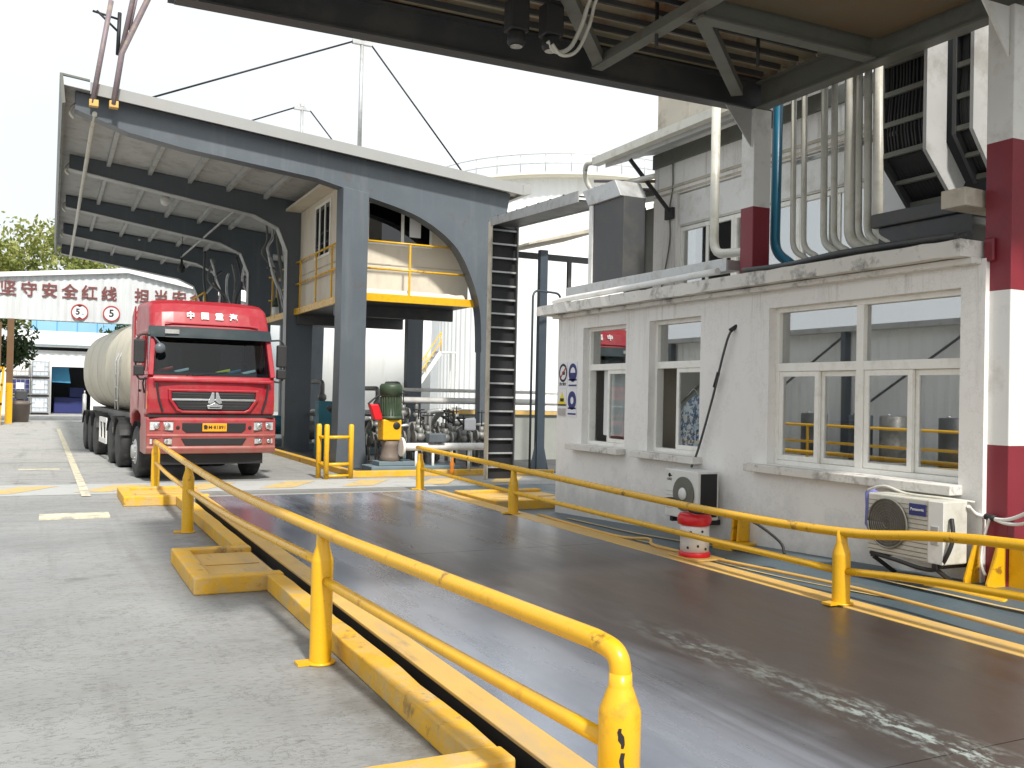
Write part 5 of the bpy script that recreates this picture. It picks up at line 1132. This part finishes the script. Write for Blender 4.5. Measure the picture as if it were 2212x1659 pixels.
# bumper
prof = [(-0.06,1.25),(-0.10,1.20),(-0.11,0.93),(-0.13,0.90),(-0.11,0.87),(-0.11,0.70),(-0.13,0.66),(-0.08,0.56),(0.15,0.54),(0.75,0.56),(0.78,1.0),(0.55,1.25)]
b = B(); b.prism(prof,'x',-W-.01,W+.01)
bmesh.ops.subdivide_edges(b.bm, edges=[e for e in b.bm.edges if abs(e.verts[0].co.x-e.verts[1].co.x) > 2], cuts=8)
for v in b.bm.verts:
    if v.co.y < 0.2: v.co.y += 0.12*(abs(v.co.x)/W)**5
obj('bumper', b, 'truck_red', tk, 0.015)
b = B(); b.box(-W+.03,W-.03,-0.02,0.3,1.252,1.298); obj('shadow_gap', b, 'ink', tk)
b = B(); b.prism([(-0.60,1.15),(0.60,1.15),(0.60,1.02),(0.52,0.955),(-0.52,0.955),(-0.60,1.02)],'y',-0.118,-0.09); b.prism([(-0.62,0.855),(0.62,0.855),(0.54,0.715),(-0.54,0.715)],'y',-0.122,-0.09); obj('lower_grille', b, 'ink', tk, 0.01)
b = B(); b.box(-0.23,0.23,-0.135,-0.119,0.985,1.14); pt = obj('number_plate', b, 'plate', tk, 0.008)
obj('number', text_b('鲁M·81891', 0.095, Matrix.Translation((0,-0.1375,1.062)) @ FACE_NY, 0.001, 0.002), 'ink', pt)
for s in (-1,1):
    for nm, x0, x1, z0, z1 in (('headlight',0.76,1.17,1.0,1.17),('fog_light',0.78,1.17,0.735,0.85)):
        b = B(); y0 = -0.108
        v = [(s*x0,y0,z0),(s*x1,y0+.10,z0),(s*x1,y0+.10,z1),(s*x0,y0,z1)]
        for dy in (0,): b.prism([(min(s*x0,s*x1),z0),(max(s*x0,s*x1),z0),(max(s*x0,s*x1),z1),(min(s*x0,s*x1),z1)],'y',-0.115,-0.02)
        for q in b.bm.verts: q.co.y += 0.11*((abs(q.co.x)-x0)/(x1-x0))**2
        h = obj(nm, b, 'lens', tk, 0.012)
        b = B()
        for x in (x0+.11,x0+.29): b.lathe([(0.058,-0.004),(0.045,-0.012),(0.012,-0.014)] if nm == 'headlight' else [(0.04,-0.004),(0.03,-0.01),(0.01,-0.012)],(s*x,-0.112+0.11*((x-x0)/(x1-x0))**2,(z0+z1)/2),'y',16)
        obj('reflector', b, 'chrome', h)
        b = B()
        for z in (z0-.006,z1+.0): b.bar((s*x0,-0.118,z+.003),(s*x1,-0.004,z+.003),0.012,0.01)
        obj('lamp_frame', b, 'ink', h)
    b = B(); b.lathe([(0.035,-0.004),(0.03,-0.006),(0.005,-0.005)],(s*0.68,-0.110,1.06),'y',14); obj('tow_hole', b, 'ink', tk)
b = B(); b.box(-1.0,1.0,0.1,0.4,0.34,0.539); b.box(-0.85,0.85,0.3,2.2,0.42,0.9); obj('under_tray', b, 'ink', tk)
# mirrors
for s in (-1,1):
    b = B(); x = s*1.36
    b.box(x-.10,x+.10,0.12,0.24,2.27,2.72); b.box(x-.095,x+.095,0.12,0.24,2.03,2.23); m_ = obj('mirror', b, 'black', tk, 0.03, seg=3)
    b = B(); b.tube(bend([(s*1.12,0.25,2.80),(s*1.34,0.18,2.82),(s*1.42,0.18,2.70),(s*1.42,0.18,2.1),(s*1.36,0.18,1.96),(s*1.2,0.2,1.98)],0.06),0.018,8); obj('arm', b, 'black', m_)
b = B(); b.lathe([(0.10,0),(0.095,-0.03),(0.02,-0.045)],(-1.02,0.0,2.56),'y',18); b.tube([(-1.1,0.2,2.78),(-1.0,-0.02,2.62)],0.015,6); obj('kerb_mirror', b, 'steel_blue', tk)
b = B()
for s in (-1,1):
    b.tube(smoothpath([(s*1.21,0.42,2.0),(s*1.25,0.40,1.9),(s*1.22,0.40,1.7)],3),0.015,6)
    b.box(min(s*1.216,s*1.222),max(s*1.216,s*1.222),0.30,0.312,1.4,2.02); b.box(min(s*1.216,s*1.222),max(s*1.216,s*1.222),1.15,1.162,1.4,2.8)
    b.box(min(s*1.21,s*1.24),max(s*1.21,s*1.24),0.92,1.08,1.72,1.77)
obj('door_seam', b, 'ink', tk)
b = B(); b.prism([(2.2,1.0),(2.2,3.5),(2.55,3.3),(2.55,1.2)],'x',-1.17,-1.14); b.prism([(2.2,1.0),(2.2,3.5),(2.55,3.3),(2.55,1.2)],'x',1.14,1.17); obj('side_fairing', b, 'truck_red', tk)
# wheels
def tyre_b(b, x, y, r=0.52, w=0.30): b.lathe([(r*0.60,-w/2),(r*0.9,-w/2),(r*0.985,-w*.42),(r,-w*.3),(r,w*.3),(r*0.985,w*.42),(r*0.9,w/2),(r*0.60,w/2),(r*0.58,0.0)],(x,y,r),'x',36)
def wheel(x, y, dual=False):
    s = 1 if x > 0 else -1
    b = B(); tyre_b(b, x, y)
    if dual: tyre_b(b, x-s*0.33, y)
    t_ = obj('wheel', b, 'tyre', tk)
    b = B()
    if dual: b.lathe([(0.33,s*0.14),(0.30,s*0.10),(0.20,-s*0.02),(0.17,-s*0.02),(0.14,s*0.06),(0.02,s*0.07)],(x,y,0.52),'x',28)
    else: b.lathe([(0.33,s*0.14),(0.30,s*0.11),(0.24,s*0.16),(0.15,s*0.17),(0.13,s*0.22),(0.02,s*0.23)],(x,y,0.52),'x',28)
    for k in range(10):
        a = 2*math.pi*k/10; xx = x+(s*0.165 if not dual else 0); b.cyl((xx,y+.19*math.cos(a),.52+.19*math.sin(a)),(xx+s*0.03,y+.19*math.cos(a),.52+.19*math.sin(a)),0.016,seg=6)
    obj('rim', b, 'galv', t_)
for s in (-1,1):
    wheel(s*1.06,1.40)
    for y in (4.15,5.45,8.6,9.85,11.1): wheel(s*1.04,y,True)
b = B()
for s in (-1,1):
    for y0, y1 in ((0.75,2.05),):
        P = [(1.40+0.60*math.cos(a),0.52+0.62*math.sin(a)) for a in [math.pi*k/12 for k in range(13)]]
        for (ya,za),(yb,zb) in zip(P,P[1:]): b.quad((s*0.85,ya,za),(s*1.22,ya,za),(s*1.22,yb,zb),(s*0.85,yb,zb))
    for yc in (4.15,5.45,8.6,9.85,11.1):
        P = [(yc+0.60*math.cos(a),0.52+0.60*math.sin(a)) for a in [math.pi*(0.12+0.76*k/10) for k in range(11)]]
        for (ya,za),(yb,zb) in zip(P,P[1:]): b.quad((s*0.55,ya,za),(s*1.22,ya,za),(s*1.22,yb,zb),(s*0.55,yb,zb))
o = obj('mudguard', b, 'black', tk); md = o.modifiers.new('t','SOLIDIFY'); md.thickness = 0.02
b = B(); b.box(-0.5,-0.32,1.5,12.2,0.75,1.05); b.box(0.32,0.5,1.5,12.2,0.75,1.05); b.box(-1.0,1.0,2.4,3.2,0.5,1.0); b.box(-0.5,0.5,6.2,8.0,0.6,1.1)
for y in (1.4,4.15,5.45,8.6,9.85,11.1): b.cyl((-1.0,y,0.52),(1.0,y,0.52),0.08,seg=10)
obj('chassis', b, 'black', tk)
b = B()
for s in (-1,1): b.loop_prism([(6.35,0.42),(7.75,0.42),(7.75,1.02),(6.35,1.02)],[(6.5,0.54),(6.98,0.54),(6.98,0.92),(6.5,0.92)],'x',s*1.17-.015,s*1.17+.015) if False else None
for s in (-1,1):
    x0, x1 = s*1.17-.015, s*1.17+.015
    for y0,y1,z0,z1 in ((6.35,7.75,0.92,1.04),(6.35,7.75,0.40,0.52),(6.35,6.47,0.52,0.92),(6.98,7.12,0.52,0.92),(7.63,7.75,0.52,0.92)): b.box(x0,x1,y0,y1,z0,z1)
obj('side_guard', b, 'white_metal', tk)
# tank
b = B(); rs = []
def oval(y, k, dz=0.0):
    ring = []
    for j in range(40):
        a = 2*math.pi*j/40; c, s_ = math.cos(a), math.sin(a); q = 2/2.5
        ring.append((1.19*k*math.copysign(abs(c)**q,c), y, 2.30+dz+1.15*k*math.copysign(abs(s_)**q,s_)))
    return ring
for y, k in ((2.72,0.05),(2.75,0.5),(2.84,0.82),(2.98,0.95),(3.15,1.0)): rs.append(oval(y,k))
for y in (4.85,6.6,8.4,10.2): rs += [oval(y-.03,1.0),oval(y-.012,1.003),oval(y+.012,1.003),oval(y+.03,1.0)]
for y, k in ((11.9,1.0),(12.07,0.95),(12.2,0.8),(12.27,0.4),(12.28,0.05)): rs.append(oval(y,k))
b.rings(rs); tank = obj('tank', b, 'tank', tk)
b = B()
for y in (4.3,7.2,9.8): b.lathe([(0.26,3.43),(0.26,3.55),(0.2,3.58)],(0,y,0),seg=18)
b.box(-0.45,0.45,3.4,11.5,3.42,3.46); obj('manhole', b, 'tank', tank)
b = B()
for y in (4.0,4.45): b.tube([(-1.22,y,1.3),(-1.24,y,2.4),(-0.9,y,3.25)],0.02,6)
for z in (1.5,1.8,2.1,2.4): b.cyl((-1.23,4.0,z),(-1.23,4.45,z),0.014,seg=6)
obj('ladder', b, 'galv', tank)
b = B()
for y in (4.85,6.6,8.4,10.2): b.loop_prism([(p[0]*1.004,(p[2]-2.3)*1.004+2.3) for p in oval(y,1.003)],[(p[0],p[2]) for p in oval(y,0.998)],'y',y-.008,y+.008)
obj('weld_seam', b, 'tank', tank)
b = B(); b.prism([(3.0,1.1),(4.2,1.1),(4.2,1.35),(3.6,1.5),(3.0,1.5)],'x',-0.9,0.9); b.box(-0.9,0.9,4.2,12,1.05,1.22); obj('tank_cradle', b, 'steel_dark', tk)

# ================================================================ BACKGROUND: GATE WITH SLOGAN, WORKSHOP, STACKS
gt = thing('gate_sign', 'wide white corrugated gable gate beam with dark red Chinese slogan and round limit signs', 'gate sign', (0,50.5,0))
GY = 50.5
b = B(); n = 150; A=[];C=[]
top = lambda x: 7.44-0.105*abs(x-3.37) if x < 3.37 else 7.44-0.19*(x-3.37)
for k in range(n+1):
    x = -14+24*k/n; yy = GY-0.05*(k%2)
    A.append(b.bm.verts.new((x,yy,4.93))); C.append(b.bm.verts.new((x,yy,top(x))))
for k in range(n): b._f([A[k],A[k+1],C[k+1],C[k]])
b.box(-14,10,GY+0.02,GY+0.3,4.93,5.1)
obj('panel', b, 'gate_clad', gt)
b = B(); b.prism([(-14,top(-14)),(3.37,7.44),(10,top(10)),(10,top(10)+.2),(3.37,7.66),(-14,top(-14)+.2)],'y',GY-.25,GY+6); obj('roof', b, 'white_clad', gt)
for k, ch in enumerate('坚守安全红线'): obj('character', text_b(ch, 0.74, Matrix.Translation((-1.84+0.875*k,GY-.075,6.31)) @ FACE_NY, 0.01, 0.012), 'maroon_ink', gt)
for k, ch in enumerate('担当安全责任'): obj('character', text_b(ch, 0.74, Matrix.Translation((4.05+0.875*k,GY-.075,6.31)) @ FACE_NY, 0.01, 0.012), 'maroon_ink', gt)
for k, x in enumerate((1.24,2.66,4.15)):
    t = thing('limit_sign', ('round height limit sign reading 5 with black triangles above and below','round limit sign reading 5 between the other two','round limit sign reading 5 half hidden behind the red truck roof')[k], 'sign', (x,GY-.1,5.0), group='round limit signs on the gate beam')
    b = B(); b.prism([(x+.36*math.cos(2*math.pi*j/32),5.40+.36*math.sin(2*math.pi*j/32)) for j in range(32)],'y',GY-.091,GY-.06); obj('disc', b, 'sign_white', t)
    b = B(); N = 32; b.loop_prism([(x+.385*math.cos(2*math.pi*j/N),5.40+.385*math.sin(2*math.pi*j/N)) for j in range(N)],[(x+.335*math.cos(2*math.pi*j/N),5.40+.335*math.sin(2*math.pi*j/N)) for j in range(N)],'y',GY-.12,GY-.055); obj('ring', b, 'red_ink', t)
    obj('numeral', text_b('5', 0.5 if k else 0.40, Matrix.Translation((x-(0 if k else .08),GY-.096,5.40)) @ FACE_NY, 0.004, 0.012), 'ink', t)
    if k == 0:
        obj('unit', text_b('m', 0.14, Matrix.Translation((x+.14,GY-.096,5.30)) @ FACE_NY, 0.004), 'ink', t)
        b = B(); b.prism([(x-.13,5.72),(x+.13,5.72),(x,5.63)],'y',GY-.099,GY-.0925); b.prism([(x-.13,5.08),(x+.13,5.08),(x,5.17)],'y',GY-.099,GY-.0925); obj('triangle', b, 'ink', t)
for x in (-1.68,9.2):
    b = B(); b.box(x-.14,x+.14,GY-.3,GY,1.9,4.92); b.mi = 1; b.box(x-.15,x+.15,GY-.31,GY+.01,0,1.899); obj('post', b, ['wood','yellow'], gt)
t = thing('barrier_frame', 'yellow steel ladder frame standing at the left edge by the gate post', 'barrier', (-2.1,48,0))
b = B()
for x in (-1.95,-2.15,-2.45): b.bar((x,47.6,0),(x+.12,47.6,2.6),0.1,0.1)
for z in (0.9,1.75,2.5): b.box(-2.6,-1.85,47.55,47.65,z,z+.1)
obj('frame', b, 'yellow', t)
b = B(); b.box(-2.5,-1.95,47.7,47.75,1.0,4.6)
obj('panel', b, 'wood', t)
t = thing('bin', 'dark round bin standing beside the gate post', 'bin', (-1.25,52.3,0))
b = B(); b.lathe([(0.38,0),(0.45,0.85),(0.47,0.86),(0.47,0.95),(0.3,1.05),(0.02,1.1)],(-1.25,52.3,0),seg=22); obj('body', b, 'brown_pad', t)
b = B(); b.box(-1.5,-0.95,52.0,52.5,1.1,1.55); obj('top_box', b, 'steel_dark', t, 0.04)
ws = thing('workshop', 'white corrugated workshop with dark open doorway far behind the tanker', 'building', (0,67,0))
b = B(); n = 90
for (xa, xb, za, zb) in ((-14,0.12,0,3.9),(0.12,2.42,3.02,3.9),(2.42,12,0,3.9)):
    m_ = max(2,int((xb-xa)/0.22)); A=[];C=[]
    for k in range(m_+1):
        x = xa+(xb-xa)*k/m_; yy = 67-.05*(k%2); A.append(b.bm.verts.new((x,yy,za))); C.append(b.bm.verts.new((x,yy,zb)))
    for k in range(m_): b._f([A[k],A[k+1],C[k+1],C[k]])
obj('wall', b, 'white_clad', ws)
b = B(); b.box(-14,12,67.06,67.5,3.9,4.05); b.prism([(66.4,4.42),(66.4,4.9),(73,5.6),(73,5.2)],'x',-2.0,12); b.box(-2,12,66.6,66.7,4.25,4.40); obj('eave', b, 'white_clad', ws)
b = B(); b.box(-2.0,12,67.6,67.7,3.95,4.40); b.box(0,2.6,72,72.1,0,3.2); b.box(-1,0,67.3,72,0,3.2); obj('dark_gap', b, 'dark', ws)
b = B(); b.prism([(0.15,3.0),(1.1,3.0),(1.25,2.0),(0.15,2.05)],'y',67.8,67.85); obj('tarpaulin', b, 'blue_tarp', label='light blue tarpaulin hanging in the workshop doorway', cat='tarpaulin')
b = B(); b.box(0.3,2.1,69,70.5,0,1.05); b.box(1.2,2.1,69.1,70.4,1.051,1.7); obj('machine', b, 'navy', label='dark blue machine standing inside the workshop doorway', cat='machine', bevel=0.06)
b = B(); b.cyl((2.05,66.5,0),(2.05,66.5,1.25),0.12,seg=12); b.sphere((2.05,66.5,1.25),0.12,10); b.cyl((2.05,66.5,1.3),(2.05,66.5,1.55),0.04,seg=8); obj('gas_cylinder', b, 'galv', label='grey gas cylinder standing at the right side of the workshop doorway', cat='gas cylinder')
hb = thing('rear_hall', 'light blue clad hall rising behind the white workshop roof', 'building', (2,80,0))
b = B(); b.box(-1.3,14,80,100,0,6.7); obj('wall', b, 'blue_light', hb)
b = B()
for k in range(10): b.box(-1.0+1.4*k,-0.94+1.4*k,79.96,79.999,4,6.7)
obj('seam', b, 'blue_tarp', hb)
b = B(); b.box(4.2,6.2,79.5,79.99,5.55,5.95); obj('window', b, 'ink', hb)
def ibc(x, y, z, body, label):
    t = thing('ibc_tote', label, 'container', (x,y,z), group='caged plastic containers stacked by the workshop')
    b = B(); b.box(x-.45,x+.45,y-.5,y+.5,z+.14,z+1.06); obj('bottle', b, body, t, 0.08, seg=3)
    b = B()
    for k in range(5): q = x-.48+.24*k; b.box(q-.012,q+.012,y-.52,y-.50,z+.12,z+1.08)
    for k in range(4): b.box(x-.49,x+.49,y-.525,y-.50,z+.14+.30*k,z+.165+.30*k)
    for sx in (-.49,.49): b.box(x+sx-.02,x+sx+.02,y-.53,y+.5,z+.10,z+1.10)
    obj('cage', b, 'galv', t)
    b = B(); b.box(x-.5,x+.5,y-.5,y+.5,z,z+.10); obj('pallet', b, 'ink', t)
    b = B(); b.box(x-.25,x+.2,y-.54,y-.526,z+.45,z+.85); obj('label_plate', b, 'white_metal', t)
for k, w_ in enumerate(('bottom','middle','top')): ibc(-0.5,66,1.12*k,'ibc','%s caged container of the right stack beside the workshop doorway' % w_)
for k, w_ in enumerate(('bottom','middle','top')): ibc(-1.58,66.2,1.12*k,('navy','navy','white_metal')[k],'%s caged container of the left stack behind the gate post' % w_)

# ================================================================ TREES
def tree(name, label, x, y, h, cr, cz, nclump, leafn, mat, seed, ls=0.35, sq=0.75, spread=None):
    t = thing(name, label, 'tree', (x,y,0)); rnd = random.Random(seed)
    b = B(); b.tube(smoothpath([(x,y,0),(x+.1,y,h*.2),(x-.1,y,h*.45),(x+.1,y,cz)],4),[0.32-0.24*k/12 for k in range(13)],10)
    cl = []
    for k in range(nclump):
        a = rnd.uniform(0,2*math.pi); r_ = cr*math.sqrt(rnd.random()); zz = rnd.uniform(-1,1)
        w = math.sqrt(max(0,1-zz*zz*.8)); c = Vector((x+r_*w*math.cos(a), y+r_*w*math.sin(a), cz+zz*cr*sq)); cl.append((c, rnd.uniform(.22,.42)*cr))
    for c, rr_ in cl[::3]: b.tube(smoothpath([(x,y,cz-cr*.6),((x+c.x)/2,(y+c.y)/2,(cz-cr*.5+c.z)/2),c],3),[0.10,0.085,0.07,0.055,0.04,0.03,0.015][:7],6)
    obj('trunk', b, 'bark', t)
    b = B()
    for c, rr_ in cl:
        for j in range(leafn):
            d = Vector((rnd.gauss(0,1),rnd.gauss(0,1),rnd.gauss(0,.8))).normalized()*rr_*rnd.uniform(.55,1.1)**1; p = c+d
            u = Vector((rnd.gauss(0,1),rnd.gauss(0,1),rnd.gauss(0,1))).normalized()*ls*rnd.uniform(.6,1.2); v = u.cross(Vector((rnd.gauss(0,1),rnd.gauss(0,1),rnd.gauss(0,1)))).normalized()*ls*.45
            b.quad(p-u,p-v,p+u,p+v)
    obj('crown', b, mat, t)
tree('broadleaf_tree','broad yellow green tree rising behind the white gate sign',0.2,96,15.5,6.6,11.2,52,170,'leaf',2,0.30,0.62)
tree('broadleaf_tree','green tree at the left edge beyond the gate sign',-7.5,92,15,5.0,11.0,30,150,'leaf',5,0.30,0.75)
tree('small_tree','small dark green tree hanging below the left end of the gate sign',-2.6,57.5,5.4,1.9,4.1,24,120,'leaf_dark',8,0.16,0.6)
tree('small_tree','bright green shrubby tree at the left edge in front of the gate sign',-2.75,47.0,5.6,0.85,5.2,14,110,'leaf',9,0.10,1.0)
tree('broadleaf_tree','dark tree seen between truck roof and canopy columns',7.5,75,8,3.2,5.6,26,120,'leaf_dark',12,0.25,0.8)

# ================================================================ STORAGE TANKS
def ribbed(b, cx, cy, r, z0, z1, n, rib=0.08):
    A=[];C=[]
    for k in range(n):
        rr_ = r+(rib if k%2 else 0); a = 2*math.pi*k/n; A.append(b.bm.verts.new((cx+rr_*math.cos(a),cy+rr_*math.sin(a),z0))); C.append(b.bm.verts.new((cx+rr_*math.cos(a),cy+rr_*math.sin(a),z1)))
    for k in range(n): b._f([A[k],A[(k+1)%n],C[(k+1)%n],C[k]])
    b._f(C)
ta = thing('storage_tank', 'tall white ribbed storage tank with railing and yellow walkway round its top', 'storage tank', (31.0,56,0))
b = B(); ribbed(b,31.0,56,8.75,0,14.6,240,0.05); obj('shell', b, 'white_clad', ta)
b = B(); b.lathe([(8.85,14.55),(9.6,14.55),(9.6,14.7),(8.85,14.7)],(31.0,56,0),seg=80); obj('walkway', b, 'walkway', ta)
b = B(); N = 40
ring = lambda r,z: [(31.0+r*math.cos(2*math.pi*k/N),56+r*math.sin(2*math.pi*k/N),z) for k in range(N+1)]
for z in (15.25,15.8): b.tube(ring(9.5,z),0.03,6)
for k in range(N): p = ring(9.5,14.7)[k]; b.cyl(p,(p[0],p[1],15.8),0.03,seg=6)
obj('railing', b, 'galv', ta)
b = B(); b.lathe([(8.78,0.0),(8.0,14.62),(4,15.0),(0.1,15.2)][1:],(31.0,56,0),seg=60); obj('roof', b, 'white_clad', ta)
tb = thing('storage_tank', 'smooth white storage tank behind the pumps with a zigzag yellow stair', 'storage tank', (29.5,86,0))
b = B(); b.lathe([(11.5,0),(11.5,13),(6,14.2),(0.1,14.6)],(27.5,86,0),seg=72); obj('shell', b, 'white_clad', tb)
tc_ = thing('storage_tank', 'plain white tank seen low between the rear canopy columns', 'storage tank', (14,95,0))
b = B(); b.lathe([(7.5,0),(7.5,11),(3,11.9),(0.1,12)],(15.0,100,0),seg=60); obj('shell', b, 'white_clad', tc_)
st = thing('tank_stair', 'white tank stair with yellow handrails climbing to the right', 'stair', (19,48,0))
S0, S1 = Vector((17.3,50.5,0.4)), Vector((19.9,50.5,4.2))
b = B()
for k in range(13): q = S0.lerp(S1,k/12); b.box(q.x-.14,q.x+.14,50.1,50.9,q.z,q.z+.04)
obj('tread', b, 'galv', st)
b = B(); b.bar(S0+Vector((0,-.42,0)),S1+Vector((0,-.42,0)),0.04,0.22); b.bar(S0+Vector((0,.42,0)),S1+Vector((0,.42,0)),0.04,0.22); obj('stringer', b, 'white_metal', st)
b = B()
for h in (0.6,1.1): b.tube([S0+Vector((0,-.42,h)),S1+Vector((0,-.42,h))],0.035,8)
for k in (0,0.33,0.66,1): q = S0.lerp(S1,k)+Vector((0,-.42,0)); b.cyl(q,q+Vector((0,0,1.1)),0.035,seg=8)
obj('handrail', b, 'yellow', st)
b = B(); b.box(19.9,20.9,50.0,51.0,4.15,4.22); b.box(20.8,20.9,50.0,50.1,0,4.15); b.box(20.8,20.9,50.9,51,0,4.15); b.box(17.1,17.6,50.1,50.9,0,0.38); obj('landing', b, 'white_metal', st)

# ================================================================ SHED ACROSS THE YARD (seen in the office windows)
sh = thing('side_shed', 'white corrugated shed with blue grey columns across the yard, mirrored in the office windows', 'building', (-10,25,0))
b = B(); A=[];C=[]; n=180
for k in range(n+1):
    y = 10+40*k/n; x = -10+.06*(k%2); A.append(b.bm.verts.new((x,y,0))); C.append(b.bm.verts.new((x,y,4.2)))
for k in range(n): b._f([A[k],A[k+1],C[k+1],C[k]])
obj('wall', b, 'white_clad', sh)
b = B(); b.prism([(-18,4.6),(-9.6,4.2),(-9.6,4.38),(-18,4.78)],'y',9,50); obj('roof', b, 'roof_under', sh)
for y in (14,19,24,29,34):
    b = B(); b.box(-9.9,-9.65,y-.1,y+.1,0,4.19); obj('column', b, 'steel_blue', sh)
    b = B(); b.bar((-9.75,y,4.1),(-9.75,y+4.6,1.4),0.06,0.06); obj('brace', b, 'steel_dark', sh)
for k in range(9):  # unseen drums, added only to give the window reflections dark clutter
    y = 16.5+1.9*k+0.4*(k%3); x = -8.9+0.25*(k%2)
    t = thing('drum', 'unseen dark steel drums added at the shed foot to darken the window reflections', 'drum', (x,y,0), group='added unseen drums along the shed across the yard')
    b = B(); b.lathe([(0.40,0),(0.40,0.42),(0.42,0.45),(0.40,0.48),(0.40,0.95),(0.42,0.98),(0.40,1.01),(0.40,1.4),(0.36,1.42)],(x,y,0),seg=20); obj('shell', b, ('steel_navy','steel_dark','machine')[k%3], t)
    b = B(); b.lathe([(0.06,1.42),(0.06,1.47)],(x+.2,y,0),seg=10); obj('bung', b, 'galv', t)
b = B()
for z in (0.6,1.1): b.tube([(-6.3,10,z),(-6.3,40,z)],0.04,8)
for k in range(16): b.cyl((-6.3,10+2*k,0),(-6.3,10+2*k,1.1),0.04,seg=8)
obj('railing', b, 'yellow', sh)
